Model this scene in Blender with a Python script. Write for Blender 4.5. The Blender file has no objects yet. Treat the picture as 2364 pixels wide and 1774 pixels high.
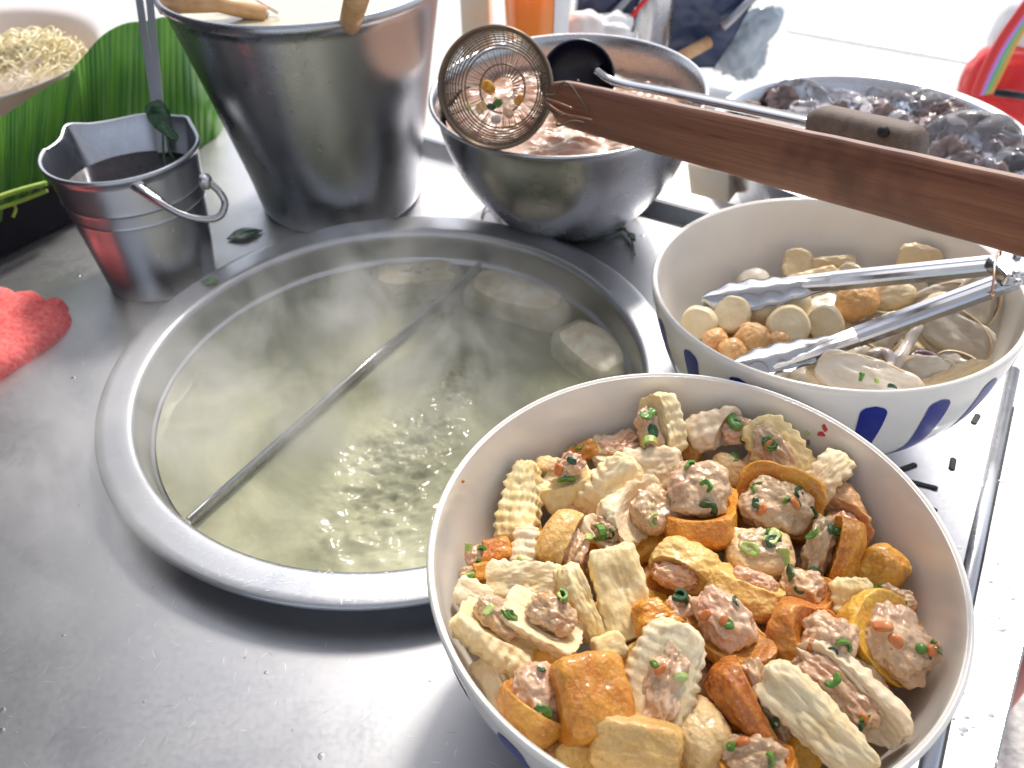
import bpy, math, random
import numpy as np
from mathutils import Vector, Matrix
random.seed(7)
R = math.radians
sc = bpy.context.scene
col = sc.collection

# ---------------------------------------------------------------- camera, sky, sun, exposure
CAM = np.array([0.0, 0.0, 0.57]); PITCH = R(41.8); ROLL = R(-1.5); F = 1960.0
cam_d = bpy.data.cameras.new('camera'); cam = bpy.data.objects.new('camera', cam_d); col.objects.link(cam)
cam.matrix_world = Matrix.Translation(Vector(CAM)) @ Matrix.Rotation(math.pi/2-PITCH, 4, 'X') @ Matrix.Rotation(ROLL, 4, 'Z')
cam_d.sensor_width = 36; cam_d.sensor_fit = 'HORIZONTAL'; cam_d.lens = 36*F/2364
cam_d.clip_start = 0.01; cam_d.clip_end = 200
cam_d.dof.use_dof = True; cam_d.dof.focus_distance = 0.56; cam_d.dof.aperture_fstop = 9.0
sc.camera = cam
SUN_EL, SUN_AZ = R(50), R(18)
w = bpy.data.worlds.new('World'); sc.world = w; w.use_nodes = True
wn = w.node_tree.nodes; wl = w.node_tree.links
sky = wn.new('ShaderNodeTexSky'); sky.sky_type = 'NISHITA'; sky.sun_disc = False
sky.sun_elevation = SUN_EL; sky.sun_rotation = SUN_AZ; sky.dust_density = 2.5; sky.air_density = 1.0; sky.ozone_density = 1.0
hs = wn.new('ShaderNodeHueSaturation'); hs.inputs['Saturation'].default_value = 0.55
wl.new(sky.outputs[0], hs.inputs['Color']); wl.new(hs.outputs[0], wn['Background'].inputs['Color'])
wn['Background'].inputs['Strength'].default_value = 0.15
sd = bpy.data.lights.new('sun', 'SUN'); sd.energy = 2.1; sd.angle = R(9); sd.color = (1, .93, .84)
so = bpy.data.objects.new('sun', sd); col.objects.link(so); so.location = (1, 3, 4)
so.rotation_euler = Vector((math.sin(SUN_AZ)*math.cos(SUN_EL), math.cos(SUN_AZ)*math.cos(SUN_EL), math.sin(SUN_EL))).to_track_quat('Z', 'Y').to_euler()
sc.view_settings.view_transform = 'Standard'; sc.view_settings.look = 'None'
sc.view_settings.gamma = 1; sc.view_settings.use_curve_mapping = False
sc.view_settings.exposure = 0.7
sc.cycles.use_denoising = True
sc.cycles.max_bounces = 10; sc.cycles.transmission_bounces = 8; sc.cycles.transparent_max_bounces = 12
sc.cycles.volume_bounces = 2; sc.cycles.volume_step_rate = 2.0; sc.cycles.volume_max_steps = 64
sc.cycles.sample_clamp_indirect = 6

# ---------------------------------------------------------------- view geometry of the photograph (measured camera)
K = 2364/2212
def ray(px, py):
    x = (px*K-1182)/F; y = -(py*K-887)/F
    c, s = math.cos(ROLL), math.sin(ROLL); x, y = c*x-s*y, s*x+c*y
    c, s = math.cos(PITCH), math.sin(PITCH)
    return np.array([x, c+y*s, -s+y*c])
def bp(px, py, z):
    r = ray(px, py); return CAM + r*((z-CAM[2])/r[2])
def onplane(px, py, P0, n):
    r = ray(px, py); P0 = np.array(P0, float); n = np.array(n, float)
    return CAM + r*(((P0-CAM)@n)/(r@n))
def atdist(px, py, d):
    r = ray(px, py); return CAM + r/np.linalg.norm(r)*d
CR = np.array([math.cos(ROLL), math.sin(ROLL)*math.sin(PITCH), math.sin(ROLL)*math.cos(PITCH)])

# ---------------------------------------------------------------- noise
def _h(i, j, k, s):
    i = i.astype(np.int64); j = j.astype(np.int64); k = k.astype(np.int64)
    h = (i*374761393 + j*668265263 + k*2147483647 + s*1274126177) & 0xffffffff
    h = ((h ^ (h >> 13))*1103515245) & 0xffffffff
    h = ((h ^ (h >> 16))*69069) & 0xffffffff
    return ((h ^ (h >> 15)) & 0xffffff)/float(0xffffff)*2-1
def vn(P, s=0):
    P = np.asarray(P, float); I = np.floor(P); f = P-I; f = f*f*(3-2*f); r = 0
    for a in (0, 1):
        for b in (0, 1):
            for c in (0, 1):
                wgt = (f[:, 0] if a else 1-f[:, 0])*(f[:, 1] if b else 1-f[:, 1])*(f[:, 2] if c else 1-f[:, 2])
                r = r + wgt*_h(I[:, 0]+a, I[:, 1]+b, I[:, 2]+c, s)
    return r
def fbm(P, sc_, oc=3, s=0):
    r = 0; a = 1.0
    for o in range(oc):
        r = r + a*vn(P*sc_*(2.03**o)+o*17.3, s+o); a *= .5
    return r

# ---------------------------------------------------------------- mesh helpers
def mesh_np(name, V, Fq, mat=None, smooth=True, parent=None):
    me = bpy.data.meshes.new(name)
    V = np.asarray(V, float)
    if isinstance(Fq, np.ndarray):
        n = Fq.shape[1]; me.vertices.add(len(V)); me.vertices.foreach_set('co', V.ravel())
        me.loops.add(Fq.size); me.loops.foreach_set('vertex_index', Fq.ravel().astype(np.int32))
        me.polygons.add(len(Fq)); me.polygons.foreach_set('loop_start', np.arange(0, Fq.size, n, dtype=np.int32))
        me.update(calc_edges=True); me.validate()
    else:
        me.from_pydata([tuple(v) for v in V], [], Fq); me.update()
    if smooth: me.polygons.foreach_set('use_smooth', [True]*len(me.polygons))
    if mat: me.materials.append(mat)
    o = bpy.data.objects.new(name, me); col.objects.link(o)
    if parent: o.parent = parent
    return o
def tag(o, label=None, cat=None, group=None, kind=None):
    if label: o['label'] = label
    if cat: o['category'] = cat
    if group: o['group'] = group
    if kind: o['kind'] = kind
    return o
def thing(name, label, cat, loc=(0, 0, 0), group=None, rot=None):
    o = bpy.data.objects.new(name, None); col.objects.link(o); o.empty_display_size = .02
    if rot is not None: o.matrix_world = Matrix.Translation(Vector(loc)) @ rot
    else: o.location = Vector(loc)
    return tag(o, label, cat, group)
def grid_faces(nu, nv, wrap=False):
    i, j = np.meshgrid(np.arange(nu-(0 if wrap else 1)), np.arange(nv-1), indexing='ij')
    a = i*nv+j; b = ((i+1) % nu)*nv+j
    return np.stack([a, b, b+1, a+1], -1).reshape(-1, 4)
def lathe(prof, n=96, cx=0, cy=0, fn=None):
    """prof [(r,z)] from the inside or outside; outward when z rises on the outside"""
    prof = np.array(prof, float); a = np.arange(n)*2*math.pi/n
    V = np.zeros((n, len(prof), 3))
    V[:, :, 0] = cx+np.cos(a)[:, None]*prof[:, 0]; V[:, :, 1] = cy+np.sin(a)[:, None]*prof[:, 0]; V[:, :, 2] = prof[:, 1]
    V = V.reshape(-1, 3)
    if fn: V = fn(V)
    return V, grid_faces(n, len(prof), True)
def smooth_prof(pts, k=6):
    P = np.array(pts, float); out = []
    for i in range(len(P)-1):
        p0 = P[max(i-1, 0)]; p1 = P[i]; p2 = P[i+1]; p3 = P[min(i+2, len(P)-1)]
        for t in np.arange(k)/k:
            out.append(.5*((2*p1)+(-p0+p2)*t+(2*p0-5*p1+4*p2-p3)*t*t+(-p0+3*p1-3*p2+p3)*t**3))
    out.append(P[-1]); return np.array(out)
def frames(path, up):
    P = np.array(path, float); T = np.gradient(P, axis=0); T /= np.linalg.norm(T, axis=1)[:, None]
    up = np.array(up, float); U = np.tile(up, (len(P), 1)) if up.ndim == 1 else up
    S = np.cross(T, U); S /= np.linalg.norm(S, axis=1)[:, None]; U = np.cross(S, T)
    return P, T, S, U
def sweep(path, prof, scale=1, up=(0, 0, 1), cap=True):
    """closed 2-D profile (s,u) swept along path"""
    P, T, S, U = frames(path, up); pr = np.array(prof, float); m = len(pr)
    sc_ = np.broadcast_to(np.asarray(scale, float).reshape(-1, 1) if np.ndim(scale) == 1 else scale, (len(P), 2)) if np.ndim(scale) < 2 else np.asarray(scale)
    V = P[:, None, :] + S[:, None, :]*(pr[None, :, 0]*sc_[:, :1])[..., None] + U[:, None, :]*(pr[None, :, 1]*sc_[:, 1:2])[..., None]
    n = len(P); V = V.reshape(-1, 3); Fs = []
    for i in range(n-1):
        for j in range(m):
            k = (j+1) % m; Fs.append((i*m+j, i*m+k, (i+1)*m+k, (i+1)*m+j))
    if cap: Fs.append(tuple(range(m))[::-1]); Fs.append(tuple((n-1)*m+j for j in range(m)))
    return V, Fs
def tube(path, r, n=10, up=(0, 0, 1)):
    a = np.arange(n)*2*math.pi/n
    return sweep(path, np.c_[np.cos(a), np.sin(a)], r, up)
def spline(pts, k=8): return smooth_prof(pts, k)
def join(parts):
    V = []; Fs = []; o = 0
    for v, f in parts:
        V.append(np.asarray(v)); Fs += [tuple(int(q)+o for q in t) for t in f]; o += len(v)
    return np.concatenate(V), Fs
def box(c, d, rot=0.0):
    c = np.array(c, float); d = np.array(d, float)/2
    V = np.array([(x, y, z) for x in (-1, 1) for y in (-1, 1) for z in (-1, 1)], float)*d
    cs, s = math.cos(rot), math.sin(rot); V = np.c_[V[:, 0]*cs-V[:, 1]*s, V[:, 0]*s+V[:, 1]*cs, V[:, 2]]+c
    return V, [(0, 1, 3, 2), (4, 6, 7, 5), (0, 4, 5, 1), (2, 3, 7, 6), (0, 2, 6, 4), (1, 5, 7, 3)]
def bevel_o(o, w_): bevel(o, w_); return o
def bevel(o, w_, seg=3):
    m = o.modifiers.new('bevel', 'BEVEL'); m.width = w_; m.segments = seg; m.limit_method = 'ANGLE'; return o
_cs = {}
def cubesphere(n):
    if n in _cs: return _cs[n]
    t = np.tan(np.linspace(-1, 1, n+1)*math.pi/4); idx = {}; V = []; Fq = []
    for ax in range(3):
        for sg in (-1, 1):
            g = np.zeros((n+1, n+1), int)
            for i in range(n+1):
                for j in range(n+1):
                    p = [0, 0, 0]; p[ax] = sg; p[(ax+1) % 3] = t[i]; p[(ax+2) % 3] = t[j]
                    key = tuple(round(q, 5) for q in p)
                    if key not in idx: idx[key] = len(V); V.append(p)
                    g[i, j] = idx[key]
            for i in range(n):
                for j in range(n):
                    q = (g[i, j], g[i+1, j], g[i+1, j+1], g[i, j+1])
                    Fq.append(q if sg > 0 else q[::-1])
    V = np.array(V, float); V /= np.linalg.norm(V, axis=1)[:, None]
    _cs[n] = (V, np.array(Fq)); return _cs[n]
def superq(n, dims, p=3.0):
    u, f = cubesphere(n)
    q = u/((np.abs(u)**p).sum(1)**(1/p))[:, None]
    return u, q, q*np.array(dims)/2, f

# ---------------------------------------------------------------- materials
def mat(name, base=(.5, .5, .5), rough=.5, metal=0, coat=0, sss=0, sss_r=(1, .6, .4), sss_s=.003, trans=0, ior=1.45, spec=.5, alpha=1):
    m = bpy.data.materials.new(name); m.use_nodes = True; b = m.node_tree.nodes['Principled BSDF']
    b.inputs['Base Color'].default_value = (*base, 1); b.inputs['Roughness'].default_value = rough; b.inputs['Metallic'].default_value = metal
    b.inputs['Coat Weight'].default_value = coat; b.inputs['Coat Roughness'].default_value = .12
    b.inputs['Subsurface Weight'].default_value = sss; b.inputs['Subsurface Radius'].default_value = sss_r; b.inputs['Subsurface Scale'].default_value = sss_s
    b.inputs['Transmission Weight'].default_value = trans; b.inputs['IOR'].default_value = ior
    b.inputs['Specular IOR Level'].default_value = spec; b.inputs['Alpha'].default_value = alpha
    return m
class N:
    def __init__(s, m): s.m = m; s.t = m.node_tree; s.b = s.t.nodes['Principled BSDF']; s.tc = s.t.nodes.new('ShaderNodeTexCoord'); s.oi = None
    def l(s, a, b): s.t.links.new(a, b)
    def mp(s, scale=(1, 1, 1), rot=(0, 0, 0), co='Object', rnd=False):
        n = s.t.nodes.new('ShaderNodeMapping'); n.inputs['Scale'].default_value = scale; n.inputs['Rotation'].default_value = rot
        s.l(s.tc.outputs[co], n.inputs['Vector'])
        if rnd:
            o = s.t.nodes.new('ShaderNodeObjectInfo'); v = s.t.nodes.new('ShaderNodeVectorMath'); v.operation = 'SCALE'
            v.inputs[0].default_value = (3, 5, 7); s.l(o.outputs['Random'], v.inputs['Scale']); s.l(v.outputs[0], n.inputs['Location'])
        return n.outputs[0]
    def noise(s, vec, scale, det=4, rough=.6, dist=0):
        n = s.t.nodes.new('ShaderNodeTexNoise'); n.inputs['Scale'].default_value = scale; n.inputs['Detail'].default_value = det
        n.inputs['Roughness'].default_value = rough; n.inputs['Distortion'].default_value = dist; s.l(vec, n.inputs['Vector']); return n.outputs['Fac']
    def voro(s, vec, scale, feat='F1'):
        n = s.t.nodes.new('ShaderNodeTexVoronoi'); n.feature = feat; n.inputs['Scale'].default_value = scale; s.l(vec, n.inputs['Vector']); return n.outputs['Distance']
    def wave(s, vec, scale, dist=2, det=2, dirn='X'):
        n = s.t.nodes.new('ShaderNodeTexWave'); n.bands_direction = dirn; n.inputs['Scale'].default_value = scale; n.inputs['Distortion'].default_value = dist
        n.inputs['Detail'].default_value = det; s.l(vec, n.inputs['Vector']); return n.outputs['Fac']
    def ramp(s, fac, stops):
        n = s.t.nodes.new('ShaderNodeValToRGB'); e = n.color_ramp.elements
        while len(e) < len(stops): e.new(.5)
        for k, (p, c) in enumerate(stops): e[k].position = p; e[k].color = (*c, 1) if len(c) == 3 else c
        s.l(fac, n.inputs['Fac']); return n.outputs['Color']
    def g(s, fac, a, b, c0=0.0, c1=1.0):
        n = s.t.nodes.new('ShaderNodeMapRange'); n.inputs[1].default_value = a; n.inputs[2].default_value = b; n.inputs[3].default_value = c0; n.inputs[4].default_value = c1
        s.l(fac, n.inputs[0]); return n.outputs[0]
    def mix(s, fac, a, b, mode='MIX'):
        n = s.t.nodes.new('ShaderNodeMix'); n.data_type = 'RGBA'; n.blend_type = mode
        for k, v in ((0, fac), (6, a), (7, b)):
            if isinstance(v, (int, float)): n.inputs[k].default_value = v
            elif isinstance(v, tuple): n.inputs[k].default_value = (*v, 1)
            else: s.l(v, n.inputs[k])
        return n.outputs[2]
    def math(s, op, a, b=0.0):
        n = s.t.nodes.new('ShaderNodeMath'); n.operation = op
        for k, v in ((0, a), (1, b)):
            if isinstance(v, (int, float)): n.inputs[k].default_value = v
            else: s.l(v, n.inputs[k])
        return n.outputs[0]
    def bump(s, h, dist, strength=1.0, prev=None):
        n = s.t.nodes.new('ShaderNodeBump'); n.inputs['Distance'].default_value = dist; n.inputs['Strength'].default_value = strength
        s.l(h, n.inputs['Height'])
        if prev is not None: s.l(prev, n.inputs['Normal'])
        return n.outputs[0]
    def set(s, k, v): s.l(v, s.b.inputs[k])

def steel(name, base=(.56, .56, .57), rough=.26, scratch=1.0, scale=1.0, dirty=.25):
    m = mat(name, base, rough, 1.0); n = N(m)
    v = n.mp(); big = n.noise(v, 7*scale, 3, .55, .6); fine = n.noise(v, 240*scale, 2, .5)
    br = n.noise(n.mp((700*scale, 30*scale, 60), (0, 0, .4)), 1, 2, .5); br2 = n.noise(n.mp((40*scale, 600*scale, 60), (0, 0, .2)), 1, 2, .5)
    br = n.math('ADD', br, br2)
    r_ = n.math('ADD', n.g(big, .3, .7, rough-.05, rough+.07), n.g(br, .7, 1.3, -.03*scratch, .035*scratch))
    n.set('Roughness', n.math('ADD', r_, n.g(fine, .35, .7, -.02, .03)))
    n.set('Base Color', n.mix(n.g(big, .5, .8, 0, dirty), base, tuple(c*.7 for c in base)))
    n.set('Normal', n.bump(n.math('ADD', n.math('MULTIPLY', br, .03*scratch), n.math('MULTIPLY', big, 1.5)), .0005, .4))
    return m
M = {}
M['counter'] = steel('counter_steel', (.47, .475, .49), .38, .5, 1.0, .6)
M['scratch'] = mat('scratch_steel', (.80, .81, .83), .45, 1.0)
M['scratchdark'] = mat('scratch_dark', (.25, .25, .26), .5, 1.0)
M['pot'] = steel('pot_aluminium', (.50, .51, .53), .33, .8, 1.4, .3)
M['steel'] = steel('brushed_steel', (.56, .56, .58), .26, .2, .25, .2)
M['bucketsteel'] = steel('bucket_steel', (.46, .47, .50), .30, .25, .25, .2)
M['shiny'] = steel('shiny_steel', (.46, .46, .475), .16, .1, .6, .1)
M['oldsteel'] = steel('old_steel', (.36, .36, .38), .34, .8, 2.0, .5)
def ceramic():
    m = mat('white_ceramic', (.82, .785, .73), .16, coat=.4, sss=.05, sss_s=.004); n = N(m)
    v = n.mp(); d = n.noise(v, 14, 4, .6); sp = n.voro(v, 130)
    n.set('Base Color', n.mix(n.g(sp, .05, .02), n.mix(n.g(d, .45, .8, 0, .4), (.82, .785, .73), (.76, .71, .62)), (.45, .36, .25)))
    n.set('Normal', n.bump(n.noise(v, 30, 2), .0006, .25)); return m
M['ceramic'] = ceramic()
M['blue'] = mat('blue_paint', (.002, .010, .21), .3)
_n = N(M['blue']); _n.set('Base Color', _n.mix(_n.noise(_n.mp((30, 30, 200)), 1, 4), (.001, .006, .15), (.006, .022, .30)))
def gold(name, c1, c2, c3, spots=.5):
    m = mat(name, c1, .42, coat=.4, sss=.3, sss_r=(1, .5, .2), sss_s=.004); n = N(m)
    v = n.mp(rnd=True); a = n.noise(v, 70, 5, .65, .4); b = n.noise(v, 260, 4, .7); s = n.voro(v, 380); d = n.noise(v, 24, 3, .5)
    c = n.mix(n.g(a, .38, .62), c1, c2); c = n.mix(n.g(d, .42, .68, 0, .85), c, c3)
    c = n.mix(n.g(s, .16, .08, 0, spots), c, (.80, .60, .34)); c = n.mix(n.g(b, .60, .72, 0, .6), c, (.26, .09, .02))
    geo = n.t.nodes.new('ShaderNodeNewGeometry'); c = n.mix(n.g(geo.outputs['Pointiness'], .50, .56, 0, .55), c, tuple(min(1, q*1.25) for q in c2)); c = n.mix(n.g(n.noise(v, 38, 5, .7, .8), .56, .70, 0, .75), c, tuple(q*.62 for q in c3))
    tn = n.noise(v, 500, 3, .6); c = n.mix(n.g(tn, .55, .7, 0, .35), c, (.82, .66, .42))
    o = n.t.nodes.new('ShaderNodeObjectInfo'); h = n.t.nodes.new('ShaderNodeHueSaturation')
    n.l(n.g(o.outputs['Random'], 0, 1, .488, .512), h.inputs['Hue']); n.l(n.g(o.outputs['Random'], 0, 1, .8, 1.15), h.inputs['Value']); n.l(c, h.inputs['Color'])
    n.set('Base Color', h.outputs[0]); n.set('Roughness', n.g(a, .3, .7, .32, .55))
    nb = n.bump(b, .0011, .6); nb = n.bump(n.noise(v, 95, 4, .6), .0028, .6, nb); n.set('Normal', n.bump(s, .0012, .35, nb)); return m
M['gold'] = gold('fried_tofu', (.72, .34, .035), (.82, .48, .075), (.56, .20, .012))
M['orange'] = gold('deep_fried_tofu', (.66, .23, .016), (.76, .36, .04), (.48, .12, .008))
M['yellow'] = gold('pale_fried_tofu', (.74, .44, .13), (.78, .52, .20), (.66, .33, .06), .3)
M['peach'] = gold('light_fried_tofu', (.72, .46, .21), (.76, .55, .30), (.66, .36, .12), .3)
def pale():
    m = mat('steamed_tofu', (.78, .66, .42), .5, coat=.12, sss=.25, sss_r=(1, .75, .4), sss_s=.004); n = N(m)
    v = n.mp(rnd=True); a = n.noise(v, 60, 5, .6, .3); d = n.noise(v, 22, 3); b = n.noise(v, 300, 4, .7)
    c = n.mix(n.g(a, .35, .68), (.86, .72, .46), (.82, .60, .31)); c = n.mix(n.g(d, .5, .72, 0, .6), c, (.84, .76, .55))
    c = n.mix(n.g(b, .66, .74, 0, .4), c, (.52, .36, .16)); o = n.t.nodes.new('ShaderNodeObjectInfo'); h = n.t.nodes.new('ShaderNodeHueSaturation')
    n.l(n.g(o.outputs['Random'], 0, 1, .492, .512), h.inputs['Hue']); n.l(n.g(o.outputs['Random'], 0, 1, .8, 1.15), h.inputs['Saturation']); n.l(c, h.inputs['Color'])
    n.set('Base Color', h.outputs[0]); nb = n.bump(b, .0006, .45); n.set('Normal', n.bump(n.noise(v, 110, 4, .6), .002, .55, nb)); return m
M['pale'] = pale()
def filling():
    m = mat('meat_filling', (.5, .36, .27), .3, coat=.6, sss=.3, sss_r=(1, .5, .3), sss_s=.003); n = N(m)
    v = n.mp(rnd=True); a = n.noise(v, 75, 5, .7, .8); b = n.noise(v, 34, 4, .6); s = n.voro(v, 260); t = n.voro(v, 120)
    c = n.mix(n.g(a, .35, .65), (.58, .36, .20), (.78, .56, .36)); c = n.mix(n.g(b, .47, .70, 0, .65), c, (.64, .33, .22))
    c = n.mix(n.g(n.noise(v, 30, 3, .5, .5), .60, .72, 0, .7), c, (.70, .36, .13)); c = n.mix(n.g(s, .26, .12, 0, .5), c, (.84, .73, .57)); c = n.mix(n.g(t, .09, .03, 0, .9), c, (.12, .17, .06)); c = n.mix(n.g(a, .66, .76, 0, .6), c, (.46, .29, .17))
    o = n.t.nodes.new('ShaderNodeObjectInfo'); h = n.t.nodes.new('ShaderNodeHueSaturation'); n.l(n.g(o.outputs['Random'], 0, 1, .485, .515), h.inputs['Hue']); n.l(n.g(o.outputs['Random'], 0, 1, 1.15, .85), h.inputs['Value']); n.l(c, h.inputs['Color'])
    n.set('Base Color', h.outputs[0]); n.set('Roughness', n.g(a, .3, .7, .16, .40))
    nb = n.bump(s, .0013, .5); nb = n.bump(n.noise(v, 120, 3, .55), .0022, .55, nb); n.set('Normal', nb); return m
M['fill'] = filling()
def simple(name, c1, c2, scale=60, rough=.45, bumpd=.001, **kw):
    m = mat(name, c1, rough, **kw); n = N(m); v = n.mp(rnd=True); a = n.noise(v, scale, 4, .6, .3)
    n.set('Base Color', n.mix(n.g(a, .35, .65), c1, c2)); n.set('Normal', n.bump(n.noise(v, scale*2.2, 4, .6), bumpd, .6)); return m
M['green'] = simple('scallion_green', (.05, .17, .02), (.13, .30, .03), 150, .3, .0008, coat=.4, sss=.1)
M['darkgreen'] = simple('dark_herb_green', (.012, .055, .018), (.03, .11, .035), 150, .3, .0008, coat=.4)
M['lime'] = simple('scallion_white', (.34, .46, .08), (.50, .58, .22), 150, .3, .0006, coat=.4, sss=.2)
M['carrot'] = simple('carrot', (.56, .15, .03), (.62, .22, .06), 150, .35, .0008, coat=.4, sss=.2)
M['red'] = simple('chilli_red', (.60, .01, .01), (.45, .01, .01), 150, .3, .0005, coat=.4)
M['fishball'] = simple('fish_ball', (.70, .57, .35), (.75, .65, .45), 70, .38, .0012, coat=.35, sss=.25, sss_s=.004)
M['fishfried'] = simple('fried_fish_ball', (.62, .33, .12), (.68, .42, .19), 110, .42, .003, coat=.3, sss=.15)
M['fishcake'] = simple('fish_cake', (.66, .61, .52), (.58, .50, .40), 40, .28, .0012, coat=.5, sss=.35, sss_s=.006)
M['fishedge'] = simple('fish_cake_skin', (.66, .50, .28), (.70, .58, .38), 50, .35, .0016, coat=.4, sss=.2)
M['squid'] = simple('squid', (.66, .60, .52), (.55, .45, .40), 60, .25, .001, coat=.5, sss=.3)
M['purple'] = simple('purple_skin', (.07, .03, .05), (.16, .09, .10), 80, .25, .001, coat=.5)
M['meat'] = simple('marinated_pork', (.48, .21, .10), (.50, .36, .27), 26, .30, .003, coat=.45, sss=.2)
M['leafg'] = None
def leafmat():
    m = mat('banana_leaf', (.05, .2, .02), .32, coat=.25); n = N(m); 
    uv = n.mp((1, 1, 1), co='UV'); wv = n.wave(n.mp((3.2, 1, 1), co='UV'), 1.0, .5, 2); big = n.noise(n.mp((2.6, .7, 1), co='UV'), 1, 3, .5)
    fi = n.noise(n.mp((160, 4, 1), co='UV'), 1, 2)
    c = n.mix(n.g(big, .35, .65), (.025, .17, .03), (.16, .42, .025)); c = n.mix(n.g(wv, .86, .99, 0, .45), c, (.30, .56, .12)); c = n.mix(n.g(fi, .5, .7, 0, .15), c, (.03, .15, .02))
    n.set('Base Color', c); n.b.inputs['Transmission Weight'].default_value = 0; n.set('Normal', n.bump(n.math('ADD', wv, n.math('MULTIPLY', fi, .3)), .003, .7))
    # thin leaf lets the light of the far side through
    tr = n.t.nodes.new('ShaderNodeBsdfTranslucent'); n.l(n.mix(.5, c, (.25, .55, .03)), tr.inputs['Color']); ms = n.t.nodes.new('ShaderNodeMixShader'); ms.inputs[0].default_value = .35
    out = n.t.nodes['Material Output']; n.l(n.b.outputs[0], ms.inputs[1]); n.l(tr.outputs[0], ms.inputs[2]); n.l(ms.outputs[0], out.inputs['Surface']); return m
M['leafg'] = leafmat()
M['rib'] = simple('leaf_midrib', (.30, .42, .04), (.20, .34, .03), 30, .4)
def wood(name, c1, c2, c3, rough=.4, dirn=(4, 60, 60), coat=.15):
    m = mat(name, c1, rough, coat=coat); n = N(m); v = n.mp(dirn); a = n.noise(v, 1, 5, .65, .6); b = n.noise(n.mp((dirn[0]*1.5, dirn[1]*9, dirn[2]*9)), 1, 3); d = n.noise(n.mp(), 14, 3)
    c = n.mix(n.g(a, .3, .7), c1, c2); c = n.mix(n.g(b, .5, .7, 0, .5), c, c3); c = n.mix(n.g(d, .55, .72, 0, .6), c, c3); n.set('Base Color', c)
    n.set('Normal', n.bump(n.math('ADD', a, b), .0007, .5)); n.set('Roughness', n.g(a, .3, .7, rough-.08, rough+.12)); return m
M['bamboo'] = wood('dark_bamboo', (.19, .070, .044), (.33, .15, .085), (.075, .03, .026), .32, (5, 160, 160))
M['bambooin'] = wood('bamboo_cut_edge', (.27, .15, .10), (.36, .22, .15), (.12, .06, .04), .4, (5, 160, 160))
M['grip'] = wood('weathered_wood', (.11, .08, .065), (.19, .145, .115), (.05, .038, .04), .6, (20, 110, 110), 0)
M['lightwood'] = wood('pale_wood', (.62, .33, .14), (.70, .45, .24), (.4, .2, .08), .45, (40, 40, 8))
M['wire'] = mat('tarnished_wire', (.19, .145, .105), .35, 1.0)
M['copper'] = mat('copper_wire', (.55, .30, .20), .3, 1.0)
M['black'] = mat('black_plastic', (.006, .006, .012), .3)
M['ladleblack'] = mat('black_ladle', (.006, .007, .02), .35)
M['blackbag'] = simple('dark_bag', (.02, .035, .09), (.05, .07, .14), 20, .3, .004, coat=.3)
M['slot'] = mat('slot_dark', (.008, .008, .009), .6)
M['cream'] = mat('cream_plastic', (.84, .76, .73), .35, sss=.2, sss_s=.01)
M['white'] = mat('white_plastic', (.8, .8, .8), .4)
M['whiteside'] = mat('white_enamel', (.78, .79, .80), .35)
M['noodle'] = simple('egg_noodle', (.92, .80, .48), (.94, .86, .62), 40, .35, .0004, coat=.3, sss=.2)
M['orangetea'] = mat('orange_tea', (.95, .28, .02), .25, coat=.6, sss=.7, sss_r=(1, .4, .1), sss_s=.05)
M['towel'] = simple('red_towel', (.76, .12, .12), (.86, .24, .22), 220, .95, .001, spec=.1)
M['dark'] = mat('dark_liquid', (.016, .013, .014), .08, spec=.5)
M['soup'] = mat('pale_soup', (.56, .52, .36), .12, coat=.4)
M['ice'] = mat('clear_ice', (.93, .94, .97), .04, trans=.97, ior=1.28)
M['mush'] = simple('wood_ear', (.18, .11, .10), (.32, .22, .20), 60, .2, .002, coat=.6)
M['redplastic'] = mat('red_vinyl', (.72, .02, .02), .35, coat=.3)
M['pink'] = mat('pink_plastic', (.75, .30, .25), .45)
M['tan'] = simple('tan_cardboard', (.86, .74, .54), (.88, .82, .70), 20, .7, sss=.3, sss_s=.02)
M['crumb'] = simple('crumb', (.72, .62, .45), (.66, .5, .3), 200, .5)
M['radish'] = simple('white_radish', (.78, .75, .60), (.62, .52, .34), 45, .35, .001, sss=.3, sss_s=.006)
def ground():
    m = mat('sunlit_concrete', (.5, .48, .45), .9); n = N(m); v = n.mp(); a = n.noise(v, 3, 6, .7); b = n.voro(v, 55); c_ = n.noise(v, 60, 4, .7)
    c = n.mix(n.g(a, .3, .7), (.54, .535, .52), (.66, .655, .64)); c = n.mix(n.g(c_, .5, .7, 0, .7), c, (.30, .28, .25)); c = n.mix(n.g(b, .22, .1, 0, .7), c, (.66, .64, .60))
    n.set('Base Color', c); n.set('Normal', n.bump(n.math('ADD', c_, b), .01, .5)); return m
M['ground'] = ground()
M['roadpaint'] = simple('road_paint', (.8, .8, .79), (.72, .72, .7), 20, .7)
M['wall'] = simple('dark_board', (.035, .035, .045), (.055, .05, .055), 3, .8)
def brothmat():
    m = mat('cloudy_broth', (.36, .36, .21), .06, spec=.5, ior=1.33); n = N(m); v = n.mp()
    a = n.noise(v, 7, 5, .6, 1.2); b = n.noise(v, 38, 5, .65, 1.0); s = n.voro(v, 150)
    c = n.mix(n.g(a, .35, .68), (.33, .335, .215), (.50, .50, .345)); c = n.mix(n.g(b, .55, .72, 0, .45), c, (.52, .50, .34)); c = n.mix(n.g(s, .08, .03, 0, .6), c, (.62, .60, .46))
    n.set('Base Color', c); sx = n.t.nodes.new('ShaderNodeSeparateXYZ'); n.l(v, sx.inputs[0])
    gr_ = n.math('ADD', n.math('MULTIPLY', sx.outputs[0], 1.0), n.math('MULTIPLY', n.math('SUBTRACT', sx.outputs[1], .64), 1.0))
    n.set('Alpha', n.math('ADD', n.g(gr_, -.22, .10, .90, .34), n.g(a, .35, .7, -.08, .10))); return m
M['broth'] = brothmat()
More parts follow.
